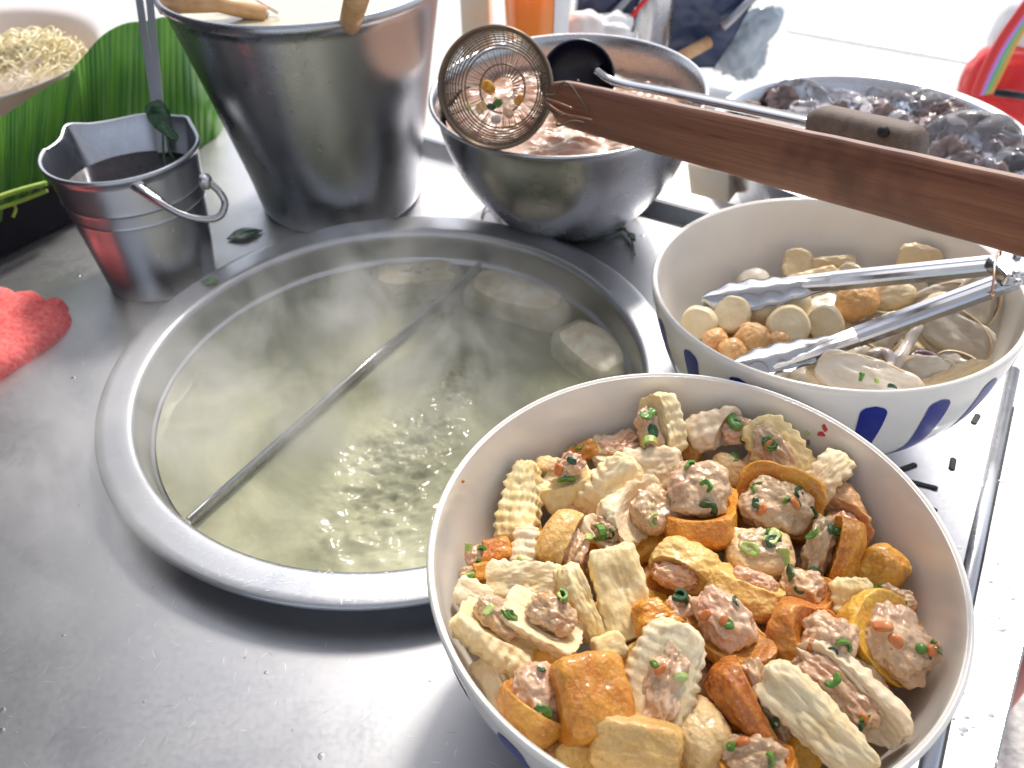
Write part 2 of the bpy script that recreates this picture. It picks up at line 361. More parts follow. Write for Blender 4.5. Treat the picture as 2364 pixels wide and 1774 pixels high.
M['brothdeep'] = mat('broth_depth', (.15, .155, .09), .6)

# ================================================================ SETTING
V, f = box((0, 20, -.90), (90, 90, .1)); tag(mesh_np('ground', V, f, M['ground'], False), 'pale sunlit concrete ground beyond and below the stall', kind='structure')
rp = [bp(1785, 88, -.846), bp(2100, 150, -.846), bp(2095, 128, -.846), bp(1800, 70, -.846)]
pts = [bp(x, y, -.846) for x, y in ((1700, 66), (2400, 190), (2400, 165), (1715, 47))]
tag(mesh_np('road_marking', pts, [(0, 1, 2, 3)], M['roadpaint'], False), 'white painted line on the bright ground', kind='structure')

# counter: a steel sheet with a hole for the pot
POT = np.array([-.116, .64]); POTR = .279
u_ = np.array([.848, -.530]); n_ = np.array([.530, .848]); OFF = .9075         # back edge of the counter
e1 = np.array([.307, .244]); ed = np.array([.078, .114]); ed = ed/np.linalg.norm(ed)
t = (OFF-e1@n_)/(ed@n_); BR = e1+ed*t
FR = e1-ed*.35; BL = n_*OFF-u_*1.15; FL = FR-np.array([1.75, -.25])
def counter():
    import bmesh
    bm = bmesh.new(); outer = [bm.verts.new((*p, 0)) for p in (FR, BR, BL, FL)]
    k = 96; inner = [bm.verts.new((POT[0]+.252*math.cos(a), POT[1]+.252*math.sin(a), 0)) for a in np.arange(k)*2*math.pi/k]
    es = [bm.edges.new((outer[i], outer[(i+1) % 4])) for i in range(4)]+[bm.edges.new((inner[i], inner[(i+1) % k])) for i in range(k)]
    bmesh.ops.triangle_fill(bm, edges=es, use_beauty=True)
    for fc in bm.faces:
        if fc.normal.z < 0: fc.normal_flip()
    me = bpy.data.meshes.new('counter_top'); bm.to_mesh(me); bm.free(); me.materials.append(M['counter']); return me
ct = thing('stall_counter', 'grey scratched steel counter top that carries the pot and the bowls', 'counter')
o = bpy.data.objects.new('counter_top', counter()); col.objects.link(o); o.parent = ct
# folded outer flange, seam ridge, skirt
a_, b_ = FR, BR
side = np.array([ed[1], -ed[0]])
V, f = sweep([(*(a_), -.001), (*(b_), -.001)], [(-.004, 0), (.004, .0015), (.006, 0), (.005, -.05), (.002, -.05), (.002, -.004), (-.004, -.003)])
mesh_np('counter_edge', V, f, M['shiny'], False, ct)
s0, s1 = bp(2076, 1330, 0), bp(2172, 880, 0); s0 = s0+(s0-s1)*.6
arc = [(math.cos(a)*.0062, math.sin(a)*.0042) for a in np.linspace(0, math.pi, 9)]+[(-.0062, -.002), (.0062, -.002)]
V, f = sweep([s0, s1+(s1-s0)*.15], arc); mesh_np('seam_ridge', V, f, M['steel'], True, ct)
V, f = sweep([s0+[.0078, 0, .0006], s1+[.0078, 0, .0006]], [(-.0009, 0), (.0009, 0), (.0009, -.002), (-.0009, -.002)]); mesh_np('seam_gap', V, f, M['slot'], False, ct)
for x, y, a, L in ((2058, 1002, 80, .016), (1992, 1047, -14, .026), (2001, 1096, -20, .018), (2043, 1172, -60, .022), (1960, 1010, 20, .02), (2108, 905, 60, .016)):
    c = bp(x, y, .0008); d = bp(x+20*math.cos(R(a)), y-20*math.sin(R(a)), .0008)-c; d /= np.linalg.norm(d)
    V, f = sweep([c-d*L/2, c-d*L/2.3, c+d*L/2.3, c+d*L/2], [(-.0028, 0), (-.0018, .0006), (.0018, .0006), (.0028, 0), (.002, -.004), (-.002, -.004)], [[.5, 1], [1, 1], [1, 1], [.5, 1]])
    mesh_np('slot', V, f, M['slot'], False, ct)
def scratches(n, pick, zf, parent, m_, seed, L0=.004, L1=.014, w_=.00015):
    rn = random.Random(seed); V = []; F_ = []
    for k in range(n):
        x, y = pick(rn); a = rn.choice([rn.gauss(1.35, .35), rn.gauss(.2, .5), rn.uniform(0, 3.14)]); L = rn.uniform(L0, L1)*rn.random()**.6; c_ = rn.uniform(-.25, .25); z = zf; b = len(V)
        for t_ in (-.5, 0, .5):
            px_, py_ = x+math.cos(a+c_*t_)*L*t_, y+math.sin(a+c_*t_)*L*t_; ww = w_*(1 if t_ == 0 else .3)*rn.uniform(.6, 1.3)
            V += [(px_-math.sin(a)*ww, py_+math.cos(a)*ww, z), (px_+math.sin(a)*ww, py_-math.cos(a)*ww, z)]
        F_ += [(b, b+1, b+3, b+2), (b+2, b+3, b+5, b+4)]
    o = mesh_np('scratches', V, F_, m_, False, parent); o['kind'] = 'stuff'; return o
def pick_c(rn):
    while True:
        x, y = rn.uniform(-.55, .45), rn.uniform(.16, 1.0)
        if math.hypot(x-POT[0], y-POT[1]) > .285 and n_@np.array([x, y]) < OFF-.01 and (np.array([x, y])-FR)@side < -.01: return x, y
scratches(900, pick_c, .0001, ct, M['scratch'], 1); scratches(350, pick_c, .00012, ct, M['scratchdark'], 2)
# raised back rail
def line(o_, z, t0=-1.1, t1=None):
    p = n_*(OFF+o_); return [np.array([*(p+u_*t0), z]), np.array([*(p+u_*(t1 if t1 else (BR-n_*OFF)@u_)), z])]
V, f = sweep(line(0, 0), [(0, 0), (-.006, .019), (-.010, .021), (-.042, .021), (-.046, .018), (-.046, -.04), (-.04, -.04), (-.04, .012), (-.012, .012), (-.004, -.002)])
mesh_np('back_rail', V, f, M['counter'], False, ct)
V, f = box((*((FL+FR)/2+np.array([.0, .42])), -.45), (1.2, .7, .8), math.atan2(u_[1], u_[0])); mesh_np('cabinet', V, f, M['oldsteel'], False, ct)
# lower shelf behind the rail that carries basin and cup
sh = thing('back_shelf', 'white enamelled shelf behind the raised counter rail', 'shelf')
c = n_*(OFF+.31)+u_*.15; V, f = box((*c, -.075), (1.5, .5, .03), math.atan2(u_[1], u_[0])); bevel(mesh_np('shelf_board', V, f, M['whiteside'], False, sh), .004)
for k in (-.5, .75):
    p = n_*(OFF+.45)+u_*k; V, f = box((*p, -.47), (.04, .04, .76), math.atan2(u_[1], u_[0])); mesh_np('leg', V, f, M['whiteside'], False, sh)
# unseen dark board added at the left so the steel reflects something dark
V, f = box((-.93, .55, .12), (.04, 1.75, 1.94)); tag(mesh_np('added_dark_board', V, f, M['wall'], False), 'unseen dark board added at the left for the steel to reflect', 'board')

def canopy():  # unseen sheet added overhead; blocks the bright sky that the steel would mirror
    xs = np.linspace(-1.6, 2.3, 30); ys = np.linspace(-1.3, 1.03, 24); X, Y = np.meshgrid(xs, ys, indexing='ij')
    Z = 1.17+.03*np.cos(X*2.2)*np.cos(Y*1.5)+.0*X; V = np.stack([X.ravel(), Y.ravel(), Z.ravel()], 1); q = grid_faces(30, 24); n0 = len(V)
    return np.concatenate([V, V+[0, 0, .004]]), np.concatenate([q, q[:, ::-1]+n0])
m = mat('canvas', (.75, .76, .80), .8); nn_ = N(m); tr = nn_.t.nodes.new('ShaderNodeBsdfTranslucent'); tr.inputs['Color'].default_value = (.72, .75, .80, 1); ms = nn_.t.nodes.new('ShaderNodeMixShader'); ms.inputs[0].default_value = .42
nn_.l(nn_.b.outputs[0], ms.inputs[1]); nn_.l(tr.outputs[0], ms.inputs[2]); nn_.l(ms.outputs[0], nn_.t.nodes['Material Output'].inputs['Surface'])
V, f = canopy(); tag(mesh_np('added_canopy', V, f, m), 'unseen canvas canopy added overhead to keep bright sky off the steel', 'canopy')

# ================================================================ POT
pot = thing('soup_pot', 'wide flanged aluminium soup pot sunk into the counter under steam', 'pot', (*POT, 0))
pr = smooth_prof([(.2785, .0235), (.2797, .0262), (.2790, .0288), (.2765, .0300)], 4).tolist() + smooth_prof([(.270, .0300), (.256, .0298), (.249, .0290), (.2455, .0262), (.2438, .021), (.2425, .010), (.2415, -.002), (.2405, -.0065), (.2385, -.0085), (.2370, -.0105), (.2365, -.016), (.236, -.04), (.2355, -.12), (.232, -.13), (.15, -.131), (.0005, -.131)], 5).tolist()
V, f = lathe(pr, 160); V[:, 2] += .0006*vn(V*9, 4); mesh_np('body', V, f[:, ::-1].copy(), M['pot'], True, pot)
V, f = lathe([(.2785, .0235), (.272, .0240), (.262, .0235), (.2610, .0005), (.2590, .0005), (.2595, .0272)], 128); mesh_np('collar', V, f, M['oldsteel'], True, pot)
def pick_r(rn):
    a = rn.gauss(-1.6, .9); rr = rn.uniform(.249, .275); return rr*math.cos(a), rr*math.sin(a)
scratches(520, pick_r, .03035, pot, M['scratch'], 3, .003, .010)
WZ = -.0098
pa, pb = bp(406, 1120, .002), bp(1037, 568, .002)
pa, pb = [np.array([*p[:2], .0005]) for p in (pa, pb)]
wd = (pb-pa)/np.linalg.norm(pb-pa)
V, f = tube([pa-[*POT, 0], pb-[*POT, 0]], .0027, 10); dv = mesh_np('divider', V, f, M['shiny'], True, pot)
V, f = sweep([pa-[*POT, 0], pb-[*POT, 0]], [(-.0009, 0), (.0009, 0), (.0009, -.12), (-.0009, -.12)]); mesh_np('divider_plate', V, f, M['steel'], False, dv)
# broth surface with real ripples
def broth():
    nr, na = 210, 420
    r = np.linspace(.0001, .2362, nr); a = np.arange(na)*2*math.pi/na
    X = r[None, :]*np.cos(a)[:, None]; Y = r[None, :]*np.sin(a)[:, None]; P = np.stack([X.ravel(), Y.ravel(), X.ravel()*0], 1); W_ = P+[*POT, 0]
    h = .00035*fbm(P, 22, 3, 5)
    def bl(px, py, s): c = bp(px, py, WZ); return np.exp(-((W_[:, 0]-c[0])**2+(W_[:, 1]-c[1])**2)/s**2)
    m = .95*bl(850, 1010, .045)+.8*bl(820, 1110, .045)+.5*bl(930, 930, .035)+.7*bl(980, 760, .018)+.7*bl(975, 830, .022)+.5*bl(1000, 690, .014)+.4*bl(760, 1170, .04)+.35*bl(910, 1190, .03)+.2*bl(890, 600, .05)
    m = m+.8*bl(992, 690, .010)+.8*bl(978, 740, .010)+.9*bl(965, 800, .012)+.9*bl(985, 860, .014)+.7*bl(955, 905, .012)+.7*bl(870, 960, .03)
    m = np.clip(m, 0, 1)
    h = h+m*(.0042*fbm(P, 48, 2, 9)+.0026*fbm(P, 120, 3, 11))
    P[:, 2] = WZ+h
    return P, grid_faces(na, nr, True)[:, ::-1].copy()
V, f = broth(); b = mesh_np('broth', V+[*POT, 0], f, M['broth']); tag(b, 'cloudy greenish yellow broth simmering in the big pot', 'broth', kind='stuff')
V, f = lathe([(.0005, -.034), (.2357, -.034)], 64, *POT); tag(mesh_np('broth_sediment', V, f, M['brothdeep'], False), 'murky lower broth in the big pot', kind='stuff')

# ---------------------------------------------------------------- placed lumps of food
def viewframe(P, ang, rx=0, ry=0, lay=0.0):
    """frame whose Z looks from P towards the viewer (lay=0) or straight up (lay=1), X along the measured direction"""
    b = CAM-P; b = b/np.linalg.norm(b); b = b*(1-lay)+np.array([0, 0, 1.])*lay; b = b/np.linalg.norm(b)
    r = CR-(CR@b)*b; r = r/np.linalg.norm(r); u = np.cross(b, r); a = R(ang)
    X = math.cos(a)*r+math.sin(a)*u; Y = -math.sin(a)*r+math.cos(a)*u
    m = Matrix(((X[0], Y[0], b[0]), (X[1], Y[1], b[1]), (X[2], Y[2], b[2]))).to_4x4()
    return m @ Matrix.Rotation(R(rx), 4, 'X') @ Matrix.Rotation(R(ry), 4, 'Y')
def scale_at(P): return np.linalg.norm(P-CAM)*K/F
def lump(n, dims, p=3, taper=0, tz=0, ridge=0, rk=5, rtop=0, cut=None, amp=.05, fine=.012, bend=0, seed=0, nf=1.0):
    u, q, Vv, f = superq(n, dims, p); d = np.array(dims)/2; Vv = Vv.copy()
    if cut is not None:
        cd = np.array(cut[0], float); cd = cd/np.linalg.norm(cd); s = q@cd; k = s > cut[1]
        q = q.copy(); qp = q-np.outer(s, cd); rr = np.clip(1-(qp**2).sum(1)/1.1, 0, 1)
        q[k] = (qp+np.outer(np.full(len(q), cut[1]), cd)-np.outer(rr*cut[2], cd))[k]; Vv = q*d
    tx = q[:, 0]
    Vv[:, 1] *= 1-taper*(tx*.5+.5); Vv[:, 2] *= 1-tz*(tx*.5+.5)
    Vv[:, 2] += bend*(tx**2-.4)
    if ridge:
        w_ = np.sin(tx*math.pi*rk+.5*np.sin(3*q[:, 1]+seed)+.8*vn(q*1.3+seed, seed))*(.65+.5*vn(q*1.8+seed, seed+9)); em = np.clip(np.abs(q[:, 1])*2.2-1.2, 0, 1)
        Vv[:, 1] += np.sign(q[:, 1])*ridge*w_*em
        if rtop: Vv[:, 2] += np.sign(q[:, 2])*ridge*rtop*w_*np.clip(np.abs(q[:, 2])*2-1, 0, 1)
    m = max(dims)
    Vv += u*(amp*m*fbm(q+seed*3.1, 1.3*nf, 2, seed) + fine*m*fbm(q+seed*1.7, 5*nf, 3, seed+50))[:, None]
    return Vv, f
def bit(parent, kind, loc, s, seed, nrm):
    rn = random.Random(seed)
    if kind == 'c': V, f = lump(4, (s*1.2, s*.8, s*.5), 3, amp=.08, seed=seed); nm, m = 'carrot_bit', M['carrot']
    elif kind == 'p': V, f = lump(5, (s*.8,)*3, 2, amp=.03, seed=seed); nm, m = 'green_pea', M['green']
    else:
        ph = np.linspace(0, math.pi*rn.uniform(.7, 1.3), 7); pth = np.c_[np.cos(ph)*s*.45, np.sin(ph)*s*.45, 0*ph]
        if rn.random() < .62: V, f = lump(6, (s*1.15, s*.75, s*.26), 3, amp=.10, fine=.03, bend=s*.12, seed=seed)
        else: V, f = sweep(pth, [(-s*.09, -s*.25), (s*.09, -s*.25), (s*.09, s*.25), (-s*.09, s*.25)])
        nm = 'scallion_bit'; m = M[{'g': 'green', 'd': 'darkgreen', 'l': 'lime'}[kind]]
    q = Vector(nrm).to_track_quat('Z', 'Y').to_matrix().to_4x4() @ Matrix.Rotation(rn.uniform(0, 6.28), 4, 'Z') @ Matrix.Rotation(rn.uniform(-.7, .7), 4, 'X')
    V = np.array([tuple(q @ Vector(v)) for v in V])+np.array(loc)
    return mesh_np(nm, V, f, m, kind in 'cp', parent)

# ================================================================ BOWLS
def bowl_prof(Rr, H, th=.0042):
    o_ = smooth_prof([(.40*Rr, .0), (.42*Rr, .06*H), (.50*Rr, .10*H), (.72*Rr, .27*H), (.88*Rr, .50*H), (.965*Rr, .76*H), (Rr, .985*H)], 7)
    i_ = smooth_prof([(Rr-.0006, .997*H), (Rr-th*.5, H+.0008), (Rr-th+.0004, .997*H), (Rr-th-.001, .975*H), (.965*Rr-th, .76*H), (.88*Rr-th*1.1, .51*H), (.72*Rr-th*1.1, .29*H), (.50*Rr, .14*H), (.25*Rr, .11*H), (.001, .105*H)], 6)
    return np.concatenate([[(.001, .02*H), (.34*Rr, .02*H), (.36*Rr, 0)], o_, i_]), o_
def inner_r(z, Rr, H): return Rr*np.interp(z/H, [.11, .14, .29, .51, .76, 1.], [.25, .5, .72, .88, .965, 1.])-.0045
def tilt_mat(nx, ny): return Vector((nx, ny, 1)).normalized().to_track_quat('Z', 'Y').to_matrix().to_4x4()
def tiltm(nx, ny):
    z = Vector((nx, ny, 1)).normalized(); x = Vector((1, 0, -nx)).normalized(); y = z.cross(x).normalized(); x = y.cross(z)
    return Matrix(((x.x, y.x, z.x), (x.y, y.y, z.y), (x.z, y.z, z.z))).to_4x4()
BOWL = []
def striped_bowl(label, c, Rr, H, tilt, nst, phase, z0=0.0):
    o = thing('ceramic_bowl', label, 'bowl', (c[0], c[1], z0), 'white bowls with blue brush strokes', tiltm(*tilt))
    pr_, out = bowl_prof(Rr, H); V, f = lathe(pr_, 144); mesh_np('bowl_wall', V, f, M['ceramic'], True, o)
    for k in range(nst):
        a0 = phase+k*2*math.pi/nst; rr = random.Random(k+nst)
        t0, t1 = .10+rr.uniform(-.02, .02), .905+rr.uniform(-.03, .015); nz, na = 60, 11; V = []; rr_u = rr.uniform(.2, 1)
        for i in range(nz):
            t_ = i/(nz-1); zz = (t0+(t1-t0)*t_)*H; r_ = np.interp(zz, out[:, 1], out[:, 0])+.0005
            wd_ = (.0094*(.55+.45*t_)+.0006*math.sin(t_*9+k))*math.sqrt(max(0, 1-max(0, (t_-.93)/.07)**2))*math.sqrt(max(0, 1-max(0, (.06-t_)/.06)**2))+.0001
            a1 = a0+.05*(1-t_)*rr_u
            for j in range(na):
                aa = a1+(j/(na-1)*2-1)*wd_/r_; V.append((r_*math.cos(aa), r_*math.sin(aa), zz))
        mesh_np('brush_stroke', V, grid_faces(nz, na), M['blue'], True, o)
    BOWL.append((o, Matrix.Translation((c[0], c[1], z0)) @ tiltm(*tilt), Rr, H)); return o
FB = dict(c=(.107, .322), R=.1625, H=.145); RB = dict(c=(.2815, .587), R=.1523, H=.146)
def azim(B, x, y, z): p = bp(x, y, z); return math.atan2(p[1]-B['c'][1], p[0]-B['c'][0])
striped_bowl('big white bowl in front, heaped with stuffed tofu', FB['c'], FB['R'], FB['H'], (.0, .0), 19, azim(FB, 1098, 1622, .12))
striped_bowl('white bowl with bold blue strokes, holding fish balls, fish cakes and steel tongs', RB['c'], RB['R'], RB['H'], (-.04, .05), 19, azim(RB, 1908, 905, .135), .003)

# ================================================================ STUFFED TOFU PIECES (front bowl)
NBR = 'front bowl'
# x, y, angle, L, W, T(px), shell, exponent, taper, ridge(px), rtop, cut dir (or None), cut pos, fill (ox,oy,oz,sx,sy,sz fractions of dims; or None), bits, lift, label
T = [
 (1108,1075, 84,190,105, 70,'pale',3.2,.45, 5,.5,None,0,None,'',.0,'tall pale crinkle cut tofu wedge standing against the left wall of the front bowl'),
 (1183,1015,-14,115, 75, 50,'peach',4,.1, 3,.6,(0,-1,.6),.25,(.1,-.2,.2,.7,.6,.7),'',.0,'peach tofu piece half hidden behind the tall pale wedge, filling facing front'),
 (1222,1050, 40,125, 95, 60,'pale',3,.3, 4,.3,(.5,.8,.3),.35,(.35,.45,.1,.65,.55,.8),'dgc',.006,'pale scalloped tofu with an orange fleck, right of the tall pale wedge'),
 (1312,1055, 50,165, 85, 55,'pale',3,-.1, 6,.2,None,0,None,'',.008,'pale wavy edged oval slice between the orange flecked piece and the bare meat ball'),
 (1410,1018,  4,130,105, 75,'pale',5,.1, 3,.0,None,0,None,'',.004,'smooth boxy cream tofu block below the two pieces leaning on the far rim'),
 (1378,1102, 35,165,125, 80,'pale',3,.2, 4,.3,(.5,-.5,.7),.05,(.2,-.22,.25,.72,.85,.9),'gl',.014,'pale tofu shell wrapped round a big bare pink ball of meat'),
 (1427, 893,-76,140, 85, 70,'pale',3.2,.1, 3,.8,(-.1,-1,.3),.35,(.1,-.5,-.1,.85,.55,.8),'gdl',.012,'pale tofu leaning on the far rim, topmost piece of the front bowl'),
 (1550, 915, 14,120, 85, 60,'pale',3,.1, 3,.8,(.8,-.5,.3),.4,(.45,-.25,0,.6,.7,.8),'gdg',.006,'pale tofu with green scallions at its right end, second along far rim'),
 (1695, 958,-58,165, 95, 60,'pale',3,-.2, 6,.4,(0,-.3,1),.3,(-.05,-.15,.35,.8,.7,.5),'gdcgd',.008,'pointed pale wedge with a saw tooth edge and pink filling, upper right'),
 (1640, 990, 66,130, 75, 45,'peach',2.8,.6, 4,.0,None,0,None,'',.012,'peach coloured pointed slice in front of the saw toothed wedge'),
 (1812,1015, 52,120, 65, 50,'pale',3,-.1, 4,.2,None,0,None,'',.002,'smooth yellowish slice standing against the right wall below the green and red flakes'),
 (1840,1100,-72,150, 85, 60,'peach',3,-.3, 4,.1,(.7,-.3,.6),.1,(.35,-.1,.15,.6,.9,.85),'g',.006,'pointed peach piece with pink meat trailing below, by the right wall'),
 (1682,1088,-16,180,140,110,'orange',4,.0, 0,.0,(-.1,-.5,.85),.1,(-.04,-.17,.22,.9,.85,.8),'cdgdgcdd',.014,'orange puff with broad grey pink filling, carrot and dark scallions, upper right'),
 (1512,1105, 88,175,150,110,'orange',4,-.1, 0,.0,(.9,0,.5),.0,(.3,0,.15,.8,.95,.9),'dgg',.016,'golden puff crowned by a tall pink brown filling, in the upper centre of the pile'),
 (1577,1020,-30, 90, 70, 55,'peach',3,.2, 0,.0,None,0,(-.1,.2,.2,.8,.7,.7),'g',.002,'small peach piece tucked between the crowned puff and the pointed slice'),
 (1213,1168, 62,140,110, 80,'yellow',2.7,.2, 0,.0,(.0,-.9,.3),.35,(-.1,-.35,.05,.7,.6,.8),'l',.010,'rounded yellow gold puff below the orange flecked pale piece'),
 (1136,1182, 88, 85, 62, 45,'pale',3.5,.0, 3,1.0,None,0,None,'l',.008,'small ridged white chip left of the rounded yellow puff'),
 (1303,1155,-35,100, 65, 55,'pale',3,.3, 3,.5,(.3,.6,.7),.2,(0,.2,.3,.7,.8,.7),'gd',.008,'small pale piece smeared with filling under the bare meat ball piece'),
 (1062,1200, 18, 90, 62, 55,'orange',4,.1, 0,.0,(-.9,.2,.2),.4,(-.45,.1,0,.6,.8,.8),'gl',.004,'small orange puff with a green scallion at its left tip, by the left wall'),
 (1043,1238,  8, 85, 50, 45,'orange',3.5,.2, 0,.0,(-.9,0,.2),.3,(-.4,0,.1,.6,.8,.7),'gl',.004,'second small orange puff by the left wall, just under the scallion tipped one'),
 (1132,1256, -2,170, 85, 55,'pale',3.4,.1, 5,.1,None,0,None,'',.014,'broad cream slice with a wavy top edge left of centre'),
 (1033,1292,-20,105, 68, 45,'pale',2.8,.1, 4,.1,None,0,None,'',.008,'small cream slice tucked under the broad wavy slice at the left wall'),
 (1342,1282,-80,200,115, 60,'pale',3.4,.15,2,.0,None,0,None,'',.018,'long smooth cream slab standing nearly upright in the middle of the pile'),
 (1257,1302,-62,170, 66, 75,'pale',3.6,.1, 3,.0,(-.1,1,.4),.6,None,'',.016,'narrow cream slab leaning left of the long smooth slab'),
 (1170,1345,-32,185,115, 85,'pale',4,.15,2,.2,(-.1,.6,.8),.1,(.05,.25,.3,.65,.7,.75),'lgd',.022,'cream wedge cradling a mound of pink filling with a lime scallion'),
 (1045,1383,-38,200,118, 80,'pale',3.2,.2, 4,.7,(-.35,.6,.6),.25,(-.15,.28,.25,.6,.6,.7),'dgdlg',.022,'large ridged cream piece at the left rim with scallion flecked filling'),
 (1482,1225,-14,150,105, 80,'yellow',2.8,.1, 0,.0,(-.3,-.8,.2),.45,(-.15,-.35,.05,.7,.5,.7),'',.012,'glossy folded yellow puff under the crowned puff'),
 (1640,1205,  0,140,110, 80,'peach',3,.0, 0,.0,None,0,(0,.1,.2,1.0,.95,.95),'lldlg',.010,'mound of filling topped by bright lime and dark green scallion, centre right'),
 (1812,1195, 68,150,100, 85,'orange',2.8,.1, 0,.0,(0,1,.4),.2,(0,.5,.1,.9,.6,.9),'gdgd',.014,'orange puff with speckled filling pressed against its left side, right of centre'),
 (1893,1243, 42,125, 92, 75,'gold',3.6,.0, 0,.0,None,0,None,'',.008,'plain golden cube nearest the right wall'),
 (1608,1280,-22,160,105, 80,'yellow',3,.0, 0,.0,(0,.9,.4),.5,(.1,.3,.1,.7,.5,.7),'',.012,'rough golden puff below the lime scallion mound'),
 (1742,1283,-24,120, 95, 70,'orange',3.4,.0, 0,.0,(-.1,.3,.9),.15,(-.1,.1,.25,.85,.85,.7),'dd',.012,'orange puff with pink filling and one dark green scallion, left of the crinkle cut strip'),
 (1842,1348, 88,180, 80, 60,'pale',4,.0, 4,1.2,None,0,None,'',.010,'upright crinkle cut strip with deep cross ridges, right side of the pile'),
 (1915,1312,-15,110, 75, 60,'orange',3,.0, 0,.0,(0,.5,.8),.0,(.05,.15,.2,.95,.9,.8),'gg',.006,'small orange piece under filling between the crinkle strip and the round puff'),
 (1975,1398,-50,185,155,110,'gold',2.5,.1, 0,.0,(.25,.1,.9),.15,(.12,.0,.22,.88,.82,.75),'pddcccg',.016,'round golden puff with pea, carrot and pink filling at the right rim'),
 (1742,1382,-28,155,135,105,'orange',3.6,.0, 0,.0,(.65,.45,.5),.2,(.3,.22,.2,.75,.8,.75),'gcd',.020,'orange puff sliced open on the right with pale meat, left of the crinkle strip'),
 (1578,1378,-52,190,125,100,'gold',2.8,.0, 0,.0,(-.5,.4,.7),.0,(-.22,.12,.2,.8,.85,.85),'cgcd',.022,'golden cup overflowing with lumpy pink filling and carrot, in the centre'),
 (1440,1335, 14,145, 78, 70,'orange',3.8,.1, 0,.0,(.8,.3,.4),.2,(.35,.1,.1,.65,.85,.8),'dd',.016,'flat orange piece with a dark filled right end behind the large boat shaped tofu'),
 (1430,1467, 66,245,150, 85,'pale',2.6,.1, 5,1.0,(.0,-.25,1),.62,(-.02,-.12,.3,.75,.6,.45),'gcl',.034,'large boat shaped ridged tofu with filling, front centre'),
 (1272,1512,-80,175,155,120,'orange',5,.05, 0,.0,None,0,None,'',.028,'large plain deep orange tofu cube at the front left of centre'),
 (1145,1542,-60,160,135,100,'gold',3,.0, 0,.0,(-.4,.6,.7),.0,(-.12,.12,.22,.88,.85,.85),'gdg',.020,'puff capped with glossy grey pink filling beside the left rim, left of the orange cube'),
 (1195,1432,  0, 95, 75, 65,'gold',3.4,.0, 0,.0,None,0,None,'',.004,'small dark gold piece in the gap above the large orange cube'),
 (1068,1480,-55,120, 70, 55,'pale',3.2,.2, 0,.0,None,0,None,'',.004,'plain cream piece under the large ridged piece at the left rim'),
 (1372,1612,-12,185,120, 85,'yellow',4,.0, 0,.0,None,0,None,'',.026,'folded yellow gold piece at the bottom edge below the boat shaped tofu'),
 (1507,1585,-62,140,112, 90,'peach',2.8,.0, 0,.0,None,0,None,'',.018,'smooth light golden egg shaped puff right of the boat shaped tofu'),
 (1622,1532,-56,210,120, 95,'orange',3,.1, 0,.0,(.1,.8,.5),.15,(0,.35,.15,.85,.65,.8),'dgd',.024,'tall orange half puff with grey filling on its right face, front centre right'),
 (1800,1605,-50,265,100, 80,'pale',3.2,.1, 3,.1,None,0,None,'',.034,'long smooth pale yellow slab at the front right'),
 (1868,1522,-46,250,105, 85,'pale',3.2,.1, 3,.1,(-.2,-.4,.8),.15,(-.12,-.08,.25,.8,.85,.7),'gdgc',.022,'long pale tofu thick with filling between the yellow slab and the right wall'),
 (1938,1530,-62,160, 70, 60,'orange',3,.0, 0,.0,(-.5,0,.8),.1,(-.1,0,.25,.8,.9,.7),'c',.004,'dark orange piece low against the right wall under the round puff'),
 (1640,1648, -6,150, 90, 70,'orange',3,.0, 0,.0,(0,.5,.8),.1,(-.05,.15,.2,.9,.85,.8),'gcg',.024,'filled orange puff cut by the bottom edge, left of the yellow slab'),
 (1243,1645,  0,100, 80, 60,'yellow',2.6,.0, 0,.0,None,0,None,'',.008,'pale yellow round at the bottom edge under the orange cube'),
 (1165,1618,-40,110, 65, 60,'orange',3.2,.0, 0,.0,None,0,None,'',.002,'orange piece at the bottom edge below the filling capped puff'),
 (1315,1400, 20, 72, 62, 50,'pale',2.8,.0, 2,.0,None,0,None,'',.010,'tiny white chunk between the narrow slab and the orange cube'),
 (1335, 965, 25,125, 75, 55,'pale',3,.0, 3,.6,(0,.6,.7),.1,(.05,.2,.2,.9,.8,.7),'',.0,'pale piece blurred with filling behind the smooth boxy block'),
 (1298, 955,  0, 50, 45, 40,'pale',3.5,.0, 2,.8,None,0,None,'',.002,'tiny ridged cream nub at the far end of the pile'),
 (1248, 968, 25, 75, 45, 40,'gold',3,.0, 0,.0,None,0,(.1,.1,.1,.8,.8,.7),'g',.0,'small gold scrap at the far left end of the pile'),
 (1493, 962, 70, 75, 62, 45,'yellow',3,.0, 0,.0,None,0,None,'g',.0,'small yellowish chip between the two pieces on the far rim'),
 (1378,1425, 40, 75, 60, 50,'yellow',3,.0, 0,.0,None,0,None,'',.002,'small yellow piece peeping out left of the boat shaped tofu'),
]
def place_in_bowl(x, y, halfpx, B, z0, lift, lo, hi):
    best = None
    for z in np.arange(lo, hi, .002):
        P = bp(x, y, z); h = halfpx*scale_at(P)*.62
        v = max(0, math.hypot(P[0]-B['c'][0], P[1]-B['c'][1])+h-inner_r(min(z, B['H']), B['R'], B['H']))
        cst = v*6+abs(z-(z0+lift))
        if best is None or cst < best[0]: best = (cst, P)
    return best[1]
